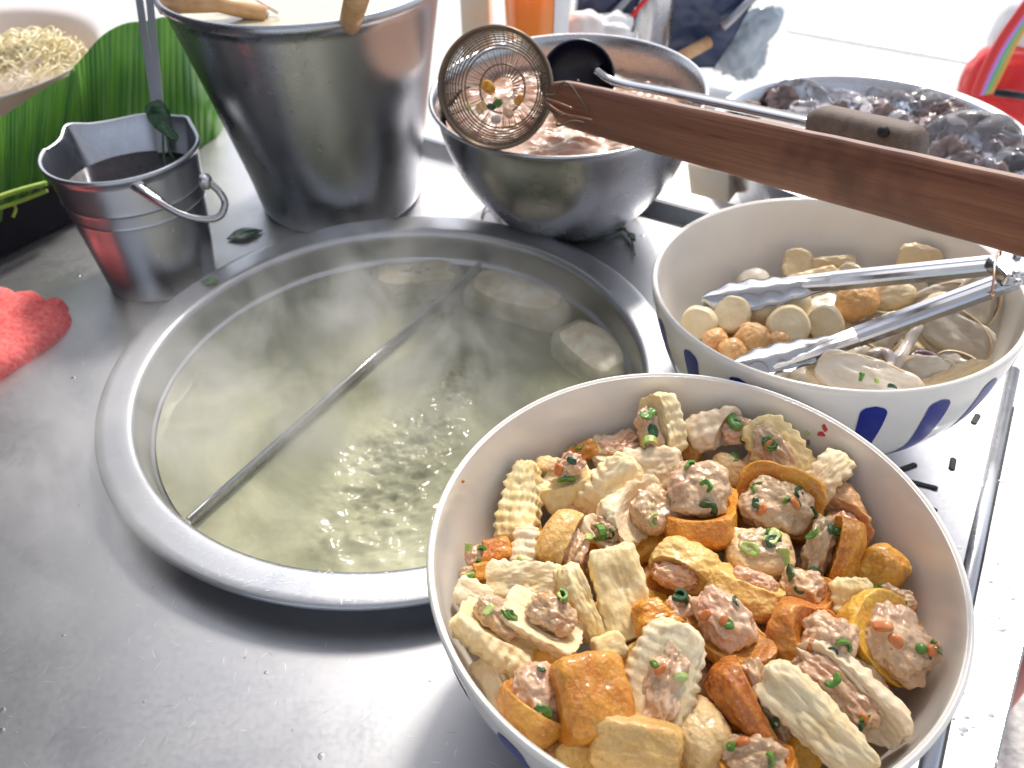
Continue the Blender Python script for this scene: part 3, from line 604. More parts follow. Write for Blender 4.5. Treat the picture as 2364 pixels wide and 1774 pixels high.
def contain(root, bw):
    bo, bmx, Rr, H = bw; bi = bmx.inverted(); rm = root.matrix_basis.copy(); pts = []
    for ch in [root]+list(root.children):
        if ch.type == 'MESH':
            co = np.zeros(len(ch.data.vertices)*3); ch.data.vertices.foreach_get('co', co); pts.append(co.reshape(-1, 3)[::3])
    P = np.concatenate(pts); m = np.array(bi @ rm)
    for it in range(4):
        Q = P@m[:3, :3].T+m[:3, 3]; rr = np.hypot(Q[:, 0], Q[:, 1]); ex = rr-inner_r(np.clip(Q[:, 2], .0, H), Rr, H)+.0008; ex[Q[:, 2] > H*1.02] = -1
        k = int(np.argmax(ex))
        if ex[k] <= 0: break
        dv = -Q[k, :2]/rr[k]*ex[k]; m[0, 3] += dv[0]; m[1, 3] += dv[1]
    root.matrix_basis = bmx @ Matrix(m.tolist()); return root
def tofu(i, r):
    x, y, ang, L, W_, Tk, sh_, p, tp, rdg, rtop, cd, cp, fl, bits, lift, label = r
    Tk = Tk*(1.05 if sh_ == 'pale' else 1.3)
    if cd: cp = cp+(.14 if sh_ == 'pale' else .22)
    if fl: fl = tuple(q*(.80 if k < 3 else 1.0) for k, q in enumerate(fl))
    P = place_in_bowl(x, y, W_/2, FB, .098, lift, .075, .150); s = scale_at(P); rn = random.Random(i*7+1)
    o = thing('stuffed_tofu' if fl else 'tofu_piece', label, 'tofu', P, None, viewframe(P, ang, rn.uniform(-26, 18), rn.uniform(-20, 20), .10))
    d = np.array([L, W_, Tk])*s*.95
    isp = sh_ in ('pale',); pp = p*1.55 if isp else p*1.15
    V, f = lump(30 if L > 110 else 20, d, pp, tp, .15 if isp else 0, rdg*s*.95, max(3, round(L/24)), rtop, (cd, cp, .25) if cd else None, .04 if isp else .030, .017 if isp else .012, rn.uniform(-.002, .003), i+1, 1.35)
    mesh_np('tofu_shell', V, f, M[sh_], True, o)
    if fl:
        c = np.array(fl[:3])*d*[1, 1, .85]; fd = np.array(fl[3:])*d*.90
        V, f = lump(28, fd, 2.7, 0, 0, 0, 1, 0, None, .085, .015, 0, i+101, 1.9); ctr = c
        fo = mesh_np('filling', V+ctr, f, M['fill'], True, o)
        for k, ch in enumerate(bits):
            th_ = rn.uniform(0, 6.28); rr = rn.uniform(.1, .72); dr = np.array([math.cos(th_)*rr, math.sin(th_)*rr, 0]); dr[2] = math.sqrt(1-rr*rr)
            # nearest filling vertex in this direction
            q = V/(fd/2); kk = int(np.argmax(q@dr)); loc = V[kk]+ctr
            bit(fo, ch, ctr+(loc-ctr)*.955, (rn.uniform(18, 34) if ch in 'gdl' else rn.uniform(18, 30) if ch == 'c' else 26)*s, i*31+k, q[kk]+rn.uniform(-.2, .2))
    elif bits:
        for k, ch in enumerate(bits):
            kk = int(np.argmax(V[:, 2]+rn.uniform(-.3, .3)*V[:, 0])); bit(o, ch, V[kk], 18*s, i*31+k, (0, 0, 1))
    return contain(o, BOWL[0])
for i, r in enumerate(T): tofu(i, r)
# buried layer
ub = 0
for gx in range(1060, 2010, 84):
    for gy in range(950, 1690, 76):
        P = bp(gx+random.uniform(-25, 25), gy+random.uniform(-20, 20), .080+random.uniform(-.010, .008))
        if math.hypot(P[0]-FB['c'][0], P[1]-FB['c'][1]) >.116: continue
        s = scale_at(P); k = random.choice(['gold', 'orange', 'pale', 'gold', 'fill']); d = np.array([random.uniform(80, 112), random.uniform(62, 84), 64])*s
        o = thing('tofu_piece', 'tofu piece buried under the top layer of the heap in the front bowl', 'tofu', P, 'buried tofu pieces in the front bowl', viewframe(P, random.uniform(0, 180), random.uniform(-30, 30), random.uniform(-30, 30), .2))
        V, f = lump(16, d, 4.4 if k != 'fill' else 2.6, .15, 0, (4*s if k == 'pale' else 0), 4, .6, None, .04, .015, 0, 300+ub); mesh_np('tofu_shell' if k != 'fill' else 'filling', V, f, M[k], True, o); contain(o, BOWL[0]); ub += 1
# flecks on the bowl wall
def fleck(x, y, B, m, s, name, label, cat, seed, z=None):
    best = min(((abs(math.hypot(*(bp(x, y, z_)[:2]-np.array(B['c'])))-inner_r(z_, B['R'], B['H'])), z_) for z_ in np.arange(.07, B['H'], .001)), key=lambda q: q[0])
    P = bp(x, y, best[1]); V, f = lump(4, (s, s*.6, s*.3), 2.5, amp=.15, seed=seed); o = mesh_np(name, V, f, M[m]); o.matrix_world = Matrix.Translation(Vector(P)) @ viewframe(P, seed*37 % 180)
    return tag(o, label, cat)
fleck(1782, 925, FB, 'red', .0055, 'chilli_flake', 'upper bright red chilli flake stuck on the inner wall of the front bowl', 'chilli flake', 3)
fleck(1774, 938, FB, 'red', .0060, 'chilli_flake', 'lower bright red chilli flake stuck on the inner wall of the front bowl', 'chilli flake', 5)
fleck(1744, 936, FB, 'lime', .0045, 'scallion_flake', 'tiny lime green flake left of the red flakes on the bowl wall', 'herb flake', 6)
fleck(1745, 956, FB, 'mush', .0040, 'pepper_flake', 'dark brown flake under the lime green flake on the bowl wall', 'pepper flake', 7)
fleck(1790, 975, FB, 'mush', .0022, 'pepper_flake', 'tiny dark speck below the red flakes on the bowl wall', 'pepper flake', 8)
fleck( 998,1039, FB, 'carrot', .0040, 'chilli_flake', 'orange crumb near the left rim of the front bowl', 'chilli flake', 9)
fleck(1414, 884, FB, 'mush', .0016, 'pepper_flake', 'tiny black speck high on the far wall of the front bowl', 'pepper flake', 10)

# ================================================================ RIGHT BOWL FOOD
def rb_place(x, y, hp, lift): return place_in_bowl(x, y, hp, dict(c=RB['c'], R=RB['R']*.99, H=RB['H']), .092, lift, .06, .138)
for i, (x, y, r_, kd, lift, label) in enumerate([
 (1512, 697, 37, 'fishball', .004, 'pale fish ball touching the left wall, leftmost in the bowl'),
 (1582, 680, 39, 'fishball', .010, 'pale sliced fish ball facing front, second from the left wall'),
 (1645, 673, 30, 'fishball', .006, 'smaller pale fish ball right of the sliced one, under the upper tong head'),
 (1712, 655, 36, 'fishball', .006, 'pale wrinkled fish ball under the shaft of the upper tong arm'),
 (1703, 705, 43, 'fishball', .012, 'large flat cut fish ball in the middle of the pale ones'),
 (1783, 700, 36, 'fishball', .006, 'pale fish ball right of the large flat cut one'),
 (1625, 733, 35, 'fishfried', .008, 'rough orange fried fish ball below the pale sliced ones'),
 (1583, 760, 28, 'fishfried', .004, 'small orange fried fish ball at the lower tong tip'),
 (1545, 738, 27, 'fishfried', .0, 'small orange fried fish ball half hidden at the left wall'),
 (1852, 652, 39, 'fishfried', .012, 'orange fried puff between the two tong arms'),
 (1855, 748, 34, 'fishball', .004, 'pale yellow fish ball under the lower tong arm'),
 (1530, 775, 22, 'fishfried', .0, 'tiny orange fried piece low at the left wall behind the front rim'),
 (1680, 745, 30, 'fishfried', .0, 'orange fried piece just above the lower tong head'),
 (1905, 612, 30, 'fishball', .002, 'pale fish ball under the upper tong arm near the block')]):
    P = rb_place(x, y, r_, lift); s = scale_at(P); rn = random.Random(i+900)
    d = np.array([2.05*r_, 1.95*r_, 1.8*r_])*s; cutd = ((.1, .1, 1), .55, .0) if i in (0, 1, 4, 5) else None
    V, f = lump(18, d, 2.2, cut=cutd, amp=.02 if kd == 'fishball' else .05, fine=.006 if kd == 'fishball' else .02, seed=i+400)
    o = mesh_np('fish_ball', V, f, M[kd]); o.matrix_world = Matrix.Translation(Vector(P)) @ viewframe(P, rn.uniform(0, 180), rn.uniform(-15, 15), rn.uniform(-15, 15)); contain(o, BOWL[1])
    tag(o, label, 'fish ball')
for i, (x, y, a, L, W_, kd, tilt, lift, label) in enumerate([
 (1722, 572, 80, 62, 62, 'fishedge', 20, .0, 'yellowish fish cake slice leaning on the far wall at the left'),
 (1800, 575, 0, 90, 45, 'fishedge', 30, .0, 'pinkish curled slice at the far wall behind the upper tong arm'),
 (1925, 640, 5, 92, 56, 'fishball', 0, .010, 'peach coloured fish cake block right of the orange puff'),
 (1830, 610, 60, 75, 60, 'fishcake', -20, .004, 'grey translucent slice left of the orange puff'),
 (1990, 560, -15, 80, 60, 'fishedge', 20, .0, 'beige slice at the far wall on the right'),
 (1985, 690, 22, 150, 60, 'fishedge', -20, .010, 'curved slice with a brown skin under the lower tong arm'),
 (1910, 725, 50, 110, 60, 'fishcake', 15, .006, 'grey brown slice left of the white squid curl'),
 (1880, 825, -24, 205, 92, 'fishcake', 5, .020, 'largest pale fish cake slice with a green fleck, lying at the front rim'),
 (1790, 800, -15, 95, 62, 'fishedge', 0, .010, 'peach fish cake between the lower tong head and the largest slice'),
 (2005, 812, -12, 110, 75, 'fishcake', 0, .014, 'oval grey slice right of the largest slice'),
 (2105, 838, 18, 135, 55, 'fishedge', 0, .022, 'folded cream slice lying along the front right rim'),
 (2135, 735, -42, 145, 92, 'fishcake', 10, .016, 'curled grey slice draped at the right wall'),
 (2075, 745, 60, 90, 60, 'fishcake', -20, .008, 'upright grey slice left of the curled one at the right wall'),
 (2145, 655, 70, 110, 80, 'fishcake', 20, .006, 'broad beige slice standing at the right wall behind the tongs'),
 (2070, 650, 20, 120, 70, 'fishcake', 10, .004, 'grey slice under the lower tong arm near its hinge'),
 (1930, 850, 10, 90, 50, 'fishcake', 0, .008, 'small pale slice peeping below the oval grey slice'),
 (1850, 780, 30, 85, 60, 'fishcake', 0, .004, 'smooth grey chunk above the largest slice'),
 (2085, 800, -30, 90, 60, 'fishcake', 0, .008, 'grey chunk above the folded cream slice'),
 (1960, 640, 70, 90, 70, 'fishcake', 0, .0, 'grey slice behind the peach block'),
 (1760, 612, 20, 100, 60, 'fishedge', 0, .0, 'brownish slice under the shaft of the upper tong arm')]):
    P = rb_place(x, y, W_/2, lift); s = scale_at(P); rn = random.Random(i+700)
    o = thing('fish_cake', label, 'fish cake', P, None, viewframe(P, a, tilt+rn.uniform(-8, 8), rn.uniform(-10, 10), .25))
    V, f = lump(20, np.array([L, W_, 20 if kd != 'fishball' else 46])*s, 2.8, .1, 0, 1.5*s, 4, 0, None, .05, .016, rn.uniform(-.006, .008), i+500); mesh_np('slice', V, f, M[kd], True, o)
    if kd == 'fishcake':
        aa = np.linspace(0, 2*math.pi, 40); pth = np.c_[np.cos(aa)*L*s*.49, np.sin(aa)*W_*s*.49*(1-.05*np.cos(aa)), .0012*np.sin(3*aa)]
        V, f = sweep(pth, [(-.0008, -.0035), (.0008, -.0035), (.0008, .0035), (-.0008, .0035)], 1.0, (0, 0, 1), False); mesh_np('skin', V, f, M['fishedge'], True, o)
    contain(o, BOWL[1])
    if i == 7:
        for k in range(3): bit(o, 'gld'[k], (L*s*(-.1+.15*k), 0, 11*s), 16*s, k+60, (0, 0, 1))
for k in range(34):
    a_ = k*2.4; rr_ = .112*math.sqrt((k+.5)/34); P = np.array([RB['c'][0]+rr_*math.cos(a_), RB['c'][1]+rr_*math.sin(a_), .078]); s = scale_at(P)
    o = thing('fish_cake', 'fish cake slice lying under the others in the right bowl', 'fish cake', P, 'buried fish cake slices in the right bowl', viewframe(P, k*50, 10, 0, .6))
    V, f = lump(10, np.array([95, 75, 36])*s, 2.6, amp=.07, fine=.02, seed=k+800); mesh_np('slice', V, f, M[['fishcake', 'fishedge', 'fishball', 'fishcake'][k % 4]], True, o); contain(o, BOWL[1])
# squid curls
for i, (pts, r_, m_, label) in enumerate([
 ([(1925, 800), (1945, 770), (1965, 735), (1985, 705)], .0062, 'squid', 'white squid strip rising right of the fish cakes'),
 ([(1880, 772), (1905, 762), (1925, 778), (1912, 800), (1890, 795)], .0055, 'squid', 'small white squid curl left of the rising strip'),
 ([(1965, 775), (1990, 765), (2015, 772), (2035, 785)], .0050, 'purple', 'dark purple squid skin beside the white strips'),
 ([(1830, 772), (1850, 790), (1880, 800)], .004, 'squid', 'thin white squid thread above the largest slice')]):
    P = spline([bp(x, y, .107+.003*k) for k, (x, y) in enumerate(pts)], 6)
    rad = r_*(1-.35*np.linspace(0, 1, len(P))); V, f = tube(P, rad, 12); V = V+.0008*np.c_[vn(V*300, 3), vn(V*300, 4), vn(V*300, 5)]
    tag(mesh_np('squid_strip', V, f, M[m_]), label, 'squid')

# ================================================================ TONGS
tg = thing('serving_tongs', 'steel scalloped tongs lying open across the fish ball bowl', 'tongs', bp(2195, 578, 0.1870))
TL = np.array(tg.location)
def arm(p0, p1, w0, w1, upv, nm):
    # U channel, concave side down
    k = 14; P = np.linspace(p0, p1, k); w_ = np.linspace(w0, w1, k)
    o_ = np.array([(-1, -.55), (-.96, .1), (-.80, .34), (-.30, .40), (-.22, .30), (.22, .30), (.30, .40), (.80, .34), (.96, .1), (1, -.55)]); i_ = o_[::-1]*.86
    V, f = sweep(P-TL, np.r_[o_, i_], np.c_[w_, w_], upv); return mesh_np(nm, V, f, M['shiny'], False, tg)
hinge = bp(2235, 568, 0.1900)
A1, A2 = bp(1795, 605, 0.1340), bp(2185, 566, 0.1820)
B1, B2 = bp(1850, 725, 0.1260), bp(2190, 600, 0.1800)
A0, B0 = bp(1618, 620, 0.1150), bp(1665, 790, 0.1140)
arm(A0, A1, .0058, .0085, (0, -.25, 1), 'arm'); arm(A1, A2, .0092, .0088, (0, -.25, 1), 'arm')
arm(B0, B1, .0058, .0085, (-.1, -.1, 1), 'arm'); arm(B1, B2, .0092, .0088, (-.1, -.1, 1), 'arm')
def head(p0, p1, upv, nm, hw):
    nu, nv = 40, 15; ax = np.array(p1)-np.array(p0); L = np.linalg.norm(ax); ax = ax/L; sd_ = np.cross(ax, upv); sd_ /= np.linalg.norm(sd_); up = np.cross(sd_, ax)
    V = []
    for i in range(nu):
        t_ = i/(nu-1); w_ = hw*(.42+.58*math.sin(min(1, t_*1.5)*math.pi/2))*math.sqrt(max(.02, 1-max(0, (t_-.62)/.38)**2.4))*(1+.07*math.sin(t_*math.pi*11))
        for j in range(nv):
            q = j/(nv-1)*2-1; V.append(np.array(p0)+ax*L*t_+sd_*q*w_+up*(.0075*(1-q*q)-.003+.0004*abs(q)*math.sin(t_*math.pi*11)))
    V = np.array(V)-TL; top = V; bot = V-up*.0009; F_ = grid_faces(nu, nv); n0 = len(V)
    F_ = [tuple(q) for q in F_]+[tuple(int(k)+n0 for k in q[::-1]) for q in F_]
    bd = [i*nv for i in range(nu)]; bd2 = [i*nv+nv-1 for i in range(nu)]
    for L_ in (bd, bd2):
        for a, b in zip(L_, L_[1:]): F_.append((a, b, b+n0, a+n0))
    return mesh_np(nm, np.concatenate([top, bot]), F_, M['shiny'], True, tg)
head(bp(1795, 608, 0.1300), bp(1515, 648, 0.1100), np.array([0, -.45, 1.]), 'scalloped_head', .0155)
head(bp(1850, 728, 0.1220), bp(1583, 790, 0.1140), np.array([0, -.1, 1.]), 'scalloped_head', .0165)
V, f = box(np.array(bp(2225, 580, 0.1820))-TL, (.06, .030, .012), R(6)); hp = bevel_o(mesh_np('hinge_plate', V, f, M['shiny'], False, tg), .003)
for x, y in ((2198, 552), (2196, 590), (2200, 608)):
    V, f = lathe([(.0001, .002), (.0022, .0018), (.003, .0005), (.003, -.002)], 16); P = np.array(bp(x, y, 0.1895))-TL; mesh_np('rivet', V+P, f[:, ::-1].copy(), M['steel'], True, hp)
ring = [bp(x, y, z)-TL for x, y, z in ((2162, 535, 0.1900), (2150, 560, 0.1940), (2147, 600, 0.1900), (2142, 640, 0.1800), (2150, 630, 0.1720), (2158, 580, 0.1720), (2162, 535, 0.1900))]
V, f = tube(spline(ring, 6), .0009, 8, (0.3, .2, 1)); mesh_np('wire_clip', V, f, M['copper'], True, tg)

# ================================================================ METAL MIXING BOWL
mb = thing('mixing_bowl', 'round steel mixing bowl of marinated meat behind the pot', 'bowl', (.079, .957, 0), None, tiltm(-.04, -.03))
H_, Rm = .170, .159
pr = np.concatenate([smooth_prof([(.001, .002), (.045, .001), (.058, .004), (.095, .030), (.128, .075), (.146, .122), (.153, .160), (.1565, .168)], 7), smooth_prof([(.1590, .1695), (.1600, .1712), (.1590, .1728), (.1570, .1728), (.1545, .170), (.151, .160), (.1445, .122), (.1265, .076), (.09, .033), (.05, .006), (.001, .004)], 6)])
V, f = lathe(pr, 128); V[:, :] += 0; mesh_np('bowl_wall', V, f, M['steel'], True, mb)
def meat():
    nr, na = 70, 220; r = np.linspace(.0005, .1485, nr); a = np.arange(na)*2*math.pi/na
    P = np.stack([(r[None]*np.cos(a)[:, None]).ravel(), (r[None]*np.sin(a)[:, None]).ravel(), np.zeros(na*nr)], 1)
    h = .004*fbm(P, 28, 2, 2)+.006*np.abs(fbm(P*[1, 2, 1], 40, 3, 7)); P[:, 2] = .137+h; return P+[.079, .957, 0], grid_faces(na, nr, True)[:, ::-1].copy()
V, f = meat(); tag(mesh_np('marinated_meat', V, f, M['meat']), 'glossy pink and orange marinated meat filling the steel mixing bowl', 'meat', kind='stuff')

# black ladle
P0 = atdist(1248, 172, .985); P1 = atdist(1335, 178, .965); P2 = atdist(1765, 268, .80)
ld = thing('ladle', 'black ladle with a steel shaft and worn wooden grip lying across the mixing bowl', 'ladle', P0)
V, f = lathe(smooth_prof([(.001, -.018), (.020, -.014), (.034, -.004), (.039, .010)], 6).tolist()+smooth_prof([(.0405, .0125), (.039, .0138), (.0375, .012), (.032, -.001), (.018, -.011), (.001, -.015)], 5).tolist(), 48)
m4 = viewframe(P0, -8, 20, 0, .35); V = np.array([tuple(m4 @ Vector(v)) for v in V]); mesh_np('ladle_bowl', V, f, M['ladleblack'], True, ld)
V, f = sweep(spline([atdist(1290, 150, .975)-P0, P1-P0, (P1*.7+P2*.3)-P0, P2-P0], 8), [(-.008, 0), (-.006, .0035), (.006, .0035), (.008, 0), (.006, -.0025), (-.006, -.0025)], np.linspace(1.15, .95, 25)); mesh_np('shaft', V, f, M['shiny'], True, ld)
P3 = atdist(1985, 322, .735); k = 16; tt = np.linspace(0, 1, k); a = np.arange(20)*2*math.pi/20; pf = np.c_[np.sign(np.cos(a))*np.abs(np.cos(a))**.7, np.sign(np.sin(a))*np.abs(np.sin(a))**.7]
rad = np.array([.0105, .0135]+[.0145]*(k-4)+[.0140, .0105]); V, f = sweep(np.linspace(P2-(P3-P2)*.03, P3, k)-P0, pf, np.c_[rad, rad*1.15]); V += .0004*np.c_[vn(V*90, 1), vn(V*90, 2), vn(V*90, 3)]
gr = mesh_np('grip', V, f, M['grip'], True, ld)
hc = atdist(1912, 290, .742); V, f = lathe([(.0028, .0), (.0001, .0)], 16); V = np.array([tuple(viewframe(hc, 0) @ Vector(v)) for v in V])
hb = atdist(1908, 285, .7335); V, f = lump(6, (.0085, .0085, .009), 2.4); mesh_np('hanging_hole', V+hb-P0, f, M['slot'], True, gr)

# ================================================================ WIRE STRAINER WITH BAMBOO HANDLE
SC = atdist(1068, 192, .90); s = scale_at(SC)
st = thing('wire_strainer', 'round wire mesh strainer with a long split bamboo handle resting on the mixing bowl', 'strainer', SC)
fr = viewframe(SC, 0, 0, -14, .0); RS = 118*s
def tf(V): return np.array([tuple(fr @ Vector(v)) for v in V])
# basket: rim in local XY plane, depth along -Z (away from viewer)
def bprof(t): return RS*math.cos(t*math.pi/2)**.75, -RS*.62*math.sin(t*math.pi/2)
aa = np.linspace(0, 2*math.pi, 65)
for k in range(2):
    rr = RS*(1-.0*k); V, f = sweep(np.c_[np.cos(aa)*rr, np.sin(aa)*rr, 0*aa-.004*k*1.2], [(math.cos(q)*.0013, math.sin(q)*.0013) for q in np.arange(6)*math.pi/3], 1.35, (0, 0, 1), False); mesh_np('rim_wire', tf(V), f, M['wire'], True, st)
coils = []
for t_ in list(np.linspace(.04, .60, 12))+[.80]:
    r_, z_ = bprof(t_); rad = .0009 if t_ < .7 else .0010
    coils.append(sweep(np.c_[np.cos(aa)*r_, np.sin(aa)*r_, 0*aa+z_], [(math.cos(q)*rad, math.sin(q)*rad) for q in np.arange(5)*math.pi*2/5], 1, (0, 0, 1), False))
V, f = join(coils); mesh_np('coil_wires', tf(V), f, M['wire'], True, st)['kind'] = 'stuff'
rad_ = []
for k in range(96):
    a = k*2*math.pi/96; ts = np.linspace(0, .93, 14); sw = .12*math.sin(k*2.1)
    pth = np.array([[math.cos(a+sw*t_)*bprof(t_)[0], math.sin(a+sw*t_)*bprof(t_)[0], bprof(t_)[1]] for t_ in ts])
    rad_.append(tube(pth, .00030, 4, (math.cos(a+1.5), math.sin(a+1.5), .01)))
V, f = join(rad_); mesh_np('mesh_wires', tf(V), f, M['wire'], True, st)['kind'] = 'stuff'
# bits caught in the mesh
for k, (x, y, L, m_) in enumerate([(1048, 230, 20, 'darkgreen'), (1062, 222, 22, 'green'), (1025, 232, 26, 'peach'), (1085, 242, 24, 'fill'), (1060, 258, 20, 'squid'), (1110, 215, 22, 'orange'), (1000, 232, 12, 'lime'), (1040, 190, 30, 'orange')]):
    r_ = math.hypot(x-1068, y-192)/118; t_ = min(.9, 1-r_*.8); P = SC+np.array(tf([((x-1068)*s*.95, -(y-192)*s*.95, -RS*.50*math.sin(t_*math.pi/2))])[0])
    V, f = lump(7, (L*s, L*s*.7, L*s*.3), 2.5, amp=.12, fine=.03, seed=k+60); o = mesh_np('food_scrap', V, f, M[m_]); o.matrix_world = Matrix.Translation(Vector(P)) @ viewframe(P, k*47)
    tag(o, ['dark green herb leaf caught in the wire strainer', 'bright green leaf at the centre of the wire strainer', 'cream noodle scrap left of the green leaf in the strainer', 'pink meat scrap low in the strainer', 'white scrap at the bottom of the strainer', 'orange scrap on the right side of the strainer', 'lime speck at the left edge of the strainer mesh', 'orange carrot shred behind the small ring of the strainer'][k], 'food scrap')
Ha = atdist(1196, 222, .885); Hb = atdist(2450, 534, .545); ax = (Hb-Ha)/np.linalg.norm(Hb-Ha)
vb = CAM-(Ha+Hb)/2; vb -= (vb@ax)*ax; vb /= np.linalg.norm(vb)      # towards the viewer
a = np.array([-1, -.985, -.95, -.88]+list(np.linspace(-.75, .75, 11))+[.88, .95, .985, 1]); Rb = .0222; ed_ = -.05*np.clip((np.abs(a)-.93)/.07, 0, 1)
o_ = np.c_[a, .20*(1-a**2)+ed_]; i_ = np.c_[a*.995, .20*(1-a**2)-.30-ed_*.4][::-1]
sdn = np.cross(ax, vb); vb = vb*math.cos(R(24))+sdn*math.sin(R(24))
k = 40; tt = np.linspace(0, 1, k); sc_ = Rb*(1+.03*np.sin(tt*5))+.0006*np.exp(-((tt-.80)/.02)**2)
sc_[0] *= .86
V, f = sweep(Ha+(Hb-Ha)*1.45*tt[:, None]-SC, np.r_[o_, i_], np.c_[sc_, sc_], vb)
V += .0003*np.c_[vn(V*40, 1), vn(V*40, 2), vn(V*40, 3)]
# a local frame along the handle so the grain runs with it
X = Vector(ax); Z = Vector(vb); Y = Z.cross(X); hm = Matrix(((X.x, Y.x, Z.x), (X.y, Y.y, Z.y), (X.z, Y.z, Z.z))).to_4x4(); hi = hm.inverted()
V2 = np.array([tuple(hi @ Vector(v)) for v in V]); o = mesh_np('bamboo_handle', V2, f, M['bamboo'], True, st); o.matrix_local = hm; esm = o.modifiers.new('split', 'EDGE_SPLIT'); esm.split_angle = R(40)
me = o.data; me.materials.append(M['bambooin']); m_ = len(o_)+len(i_)
for p_ in me.polygons:
    j = [vi % m_ for vi in p_.vertices]
    if any(q >= len(o_) for q in j): p_.material_index = 1; p_.use_smooth = True
for i, pts in enumerate([[(1180, 205), (1200, 205), (1212, 182), (1232, 185), (1272, 245)], [(1180, 222), (1215, 245), (1260, 255), (1330, 266)], [(1182, 232), (1200, 250), (1205, 272), (1235, 262), (1262, 266)], [(1182, 214), (1205, 222), (1235, 234)], [(1180, 226), (1200, 242), (1218, 250)]]):
    V, f = tube(spline([atdist(x, y, .872-.016*min(k, 2)-.004*k) for k, (x, y) in enumerate(pts)], 6)-SC, .0011, 6, (0.1, .9, .4)); mesh_np('tie_wire', V, f, M['copper' if i % 2 else 'wire'], True, st)

# ================================================================ BASIN OF ICE
BS = np.array([.471, 1.024]); BR_ = .2016; BZ = .07
bs = thing('ice_basin', 'wide steel basin of ice and dark wood ear at the back right', 'basin', (*BS, -.06))
pr = np.concatenate([smooth_prof([(.001, .001), (.11, .001), (.13, .006), (.160, .05), (.182, .105), (.192, .126)], 6), smooth_prof([(.2005, .1285), (.2035, .1300), (.2005, .1315), (.189, .1275), (.179, .105), (.157, .052), (.127, .010), (.001, .005)], 6)])
V, f = lathe(pr, 128); mesh_np('basin_wall', V, f, M['steel'], True, bs)
V, f = lathe([(.0005, .036), (.1745, .036)], 64, *BS); tag(mesh_np('ice_water', V, f, mat('ice_water', (.62, .57, .55), .12, coat=.6), False), 'dim melt water under the ice in the basin', kind='stuff')
rn = random.Random(5)
# large clear piece and cubes
P = bp(2098, 300, .062); s = scale_at(P); V, f = lump(22, (165*s, 105*s, 60*s), 2.2, amp=.02, fine=.004, seed=1); o = mesh_np('ice_lump', V, f, M['ice']); o.matrix_world = Matrix.Translation(Vector(P)) @ viewframe(P, -14, 0, 0, .4); tag(o, 'large clear oval ice lump at the right end of the basin', 'ice')
ice = [(1715, 205, 75, 55), (1770, 205, 70, 26), (1832, 215, 85, 30), (1880, 232, 70, 34), (1905, 205, 52, 40), (1945, 225, 58, 46), (1985, 205, 62, 36), (2005, 235, 58, 50), (2035, 205, 50, 44), (2030, 240, 40, 36), (2080, 262, 70, 40), (2060, 290, 44, 40), (1960, 250, 60, 40), (2012, 275, 60, 40), (2160, 262, 60, 40), (2190, 300, 70, 50), (2180, 350, 70, 50), (2120, 375, 60, 40), (2220, 365, 70, 50), (1740, 235, 60, 30), (1860, 255, 60, 34), (1930, 270, 60, 36), (2070, 355, 60, 40), (2140, 330, 50, 40), (2230, 320, 60, 50), (1790, 240, 60, 30), (2010, 345, 60, 40), (1560, 232, 40, 30)]
for i, (x, y, L, W_) in enumerate(ice):
    P = bp(x, y, .050+rn.uniform(-.004, .012)); s = scale_at(P)
    if math.hypot(P[0]-BS[0], P[1]-BS[1]) > .172: P = np.array([*(BS+(P[:2]-BS)*.168/math.hypot(*(P[:2]-BS))), P[2]])
    V, f = lump(9, (L*s, W_*s, W_*s*.8), rn.choice([2.2, 3, 4.5]), amp=.05, fine=.02, seed=i+30); o = mesh_np('ice_cube', V, f, M['ice']); o.matrix_world = Matrix.Translation(Vector(P)) @ viewframe(P, rn.uniform(-40, 60), rn.uniform(-30, 30), rn.uniform(-30, 30), .3)
    IL = {0: 'dark centred oval ice chunk at the far left of the basin', 1: 'thin slanted ice splinter second from the left in the basin', 2: 'long ice shard pointing up right, left of the basin centre', 3: 'flat ice bar just above the wooden ladle grip', 4: 'rounded ice chunk against the far wall above the flat bar', 6: 'ice bar at the far wall left of the wood ear cluster', 8: 'round ice ball touching the upper wood ear cluster', 9: 'clear ice bead just under the round ice ball', 14: 'ice chunk right behind the large oval lump', 15: 'ice chunk at the right wall above the large oval lump', 17: 'ice chunk just under the large oval lump by the bamboo edge', 18: 'ice chunk farthest right in the basin'}
    if i in IL: tag(o, IL[i], 'ice', 'ice in the basin')
    else: tag(o, 'small ice chunk packed low between larger pieces in the basin', 'ice', 'ice packed low in the basin')
for i, (x, y, L) in enumerate([(1690, 215, 60), (1790, 262, 60), (1815, 240, 40), (1895, 245, 44), (2050, 218, 50), (2068, 238, 52), (2090, 225, 44), (2130, 235, 60), (2150, 250, 46), (2020, 258, 60), (2045, 272, 60), (1985, 262, 60), (2040, 345, 80), (2085, 350, 70), (2155, 385, 60), (2200, 335, 60), (1910, 262, 60), (1600, 236, 50)]):
    P = bp(x, y, .046+rn.uniform(0, .01)); s = scale_at(P)
    if math.hypot(P[0]-BS[0], P[1]-BS[1]) > .172: P = np.array([*(BS+(P[:2]-BS)*.168/math.hypot(*(P[:2]-BS))), P[2]])
    V, f = lump(12, (L*s, L*s*.7, L*s*.16), 2.4, amp=.13, fine=.05, bend=.006, seed=i+80, nf=1.6); o = mesh_np('wood_ear', V, f, M['mush']); o.matrix_world = Matrix.Translation(Vector(P)) @ viewframe(P, rn.uniform(0, 180), rn.uniform(-40, 40), rn.uniform(-40, 40), .3)
    tag(o, 'dark brown curled wood ear scrap between the ice in the basin', 'mushroom', 'wood ear scraps in the basin')

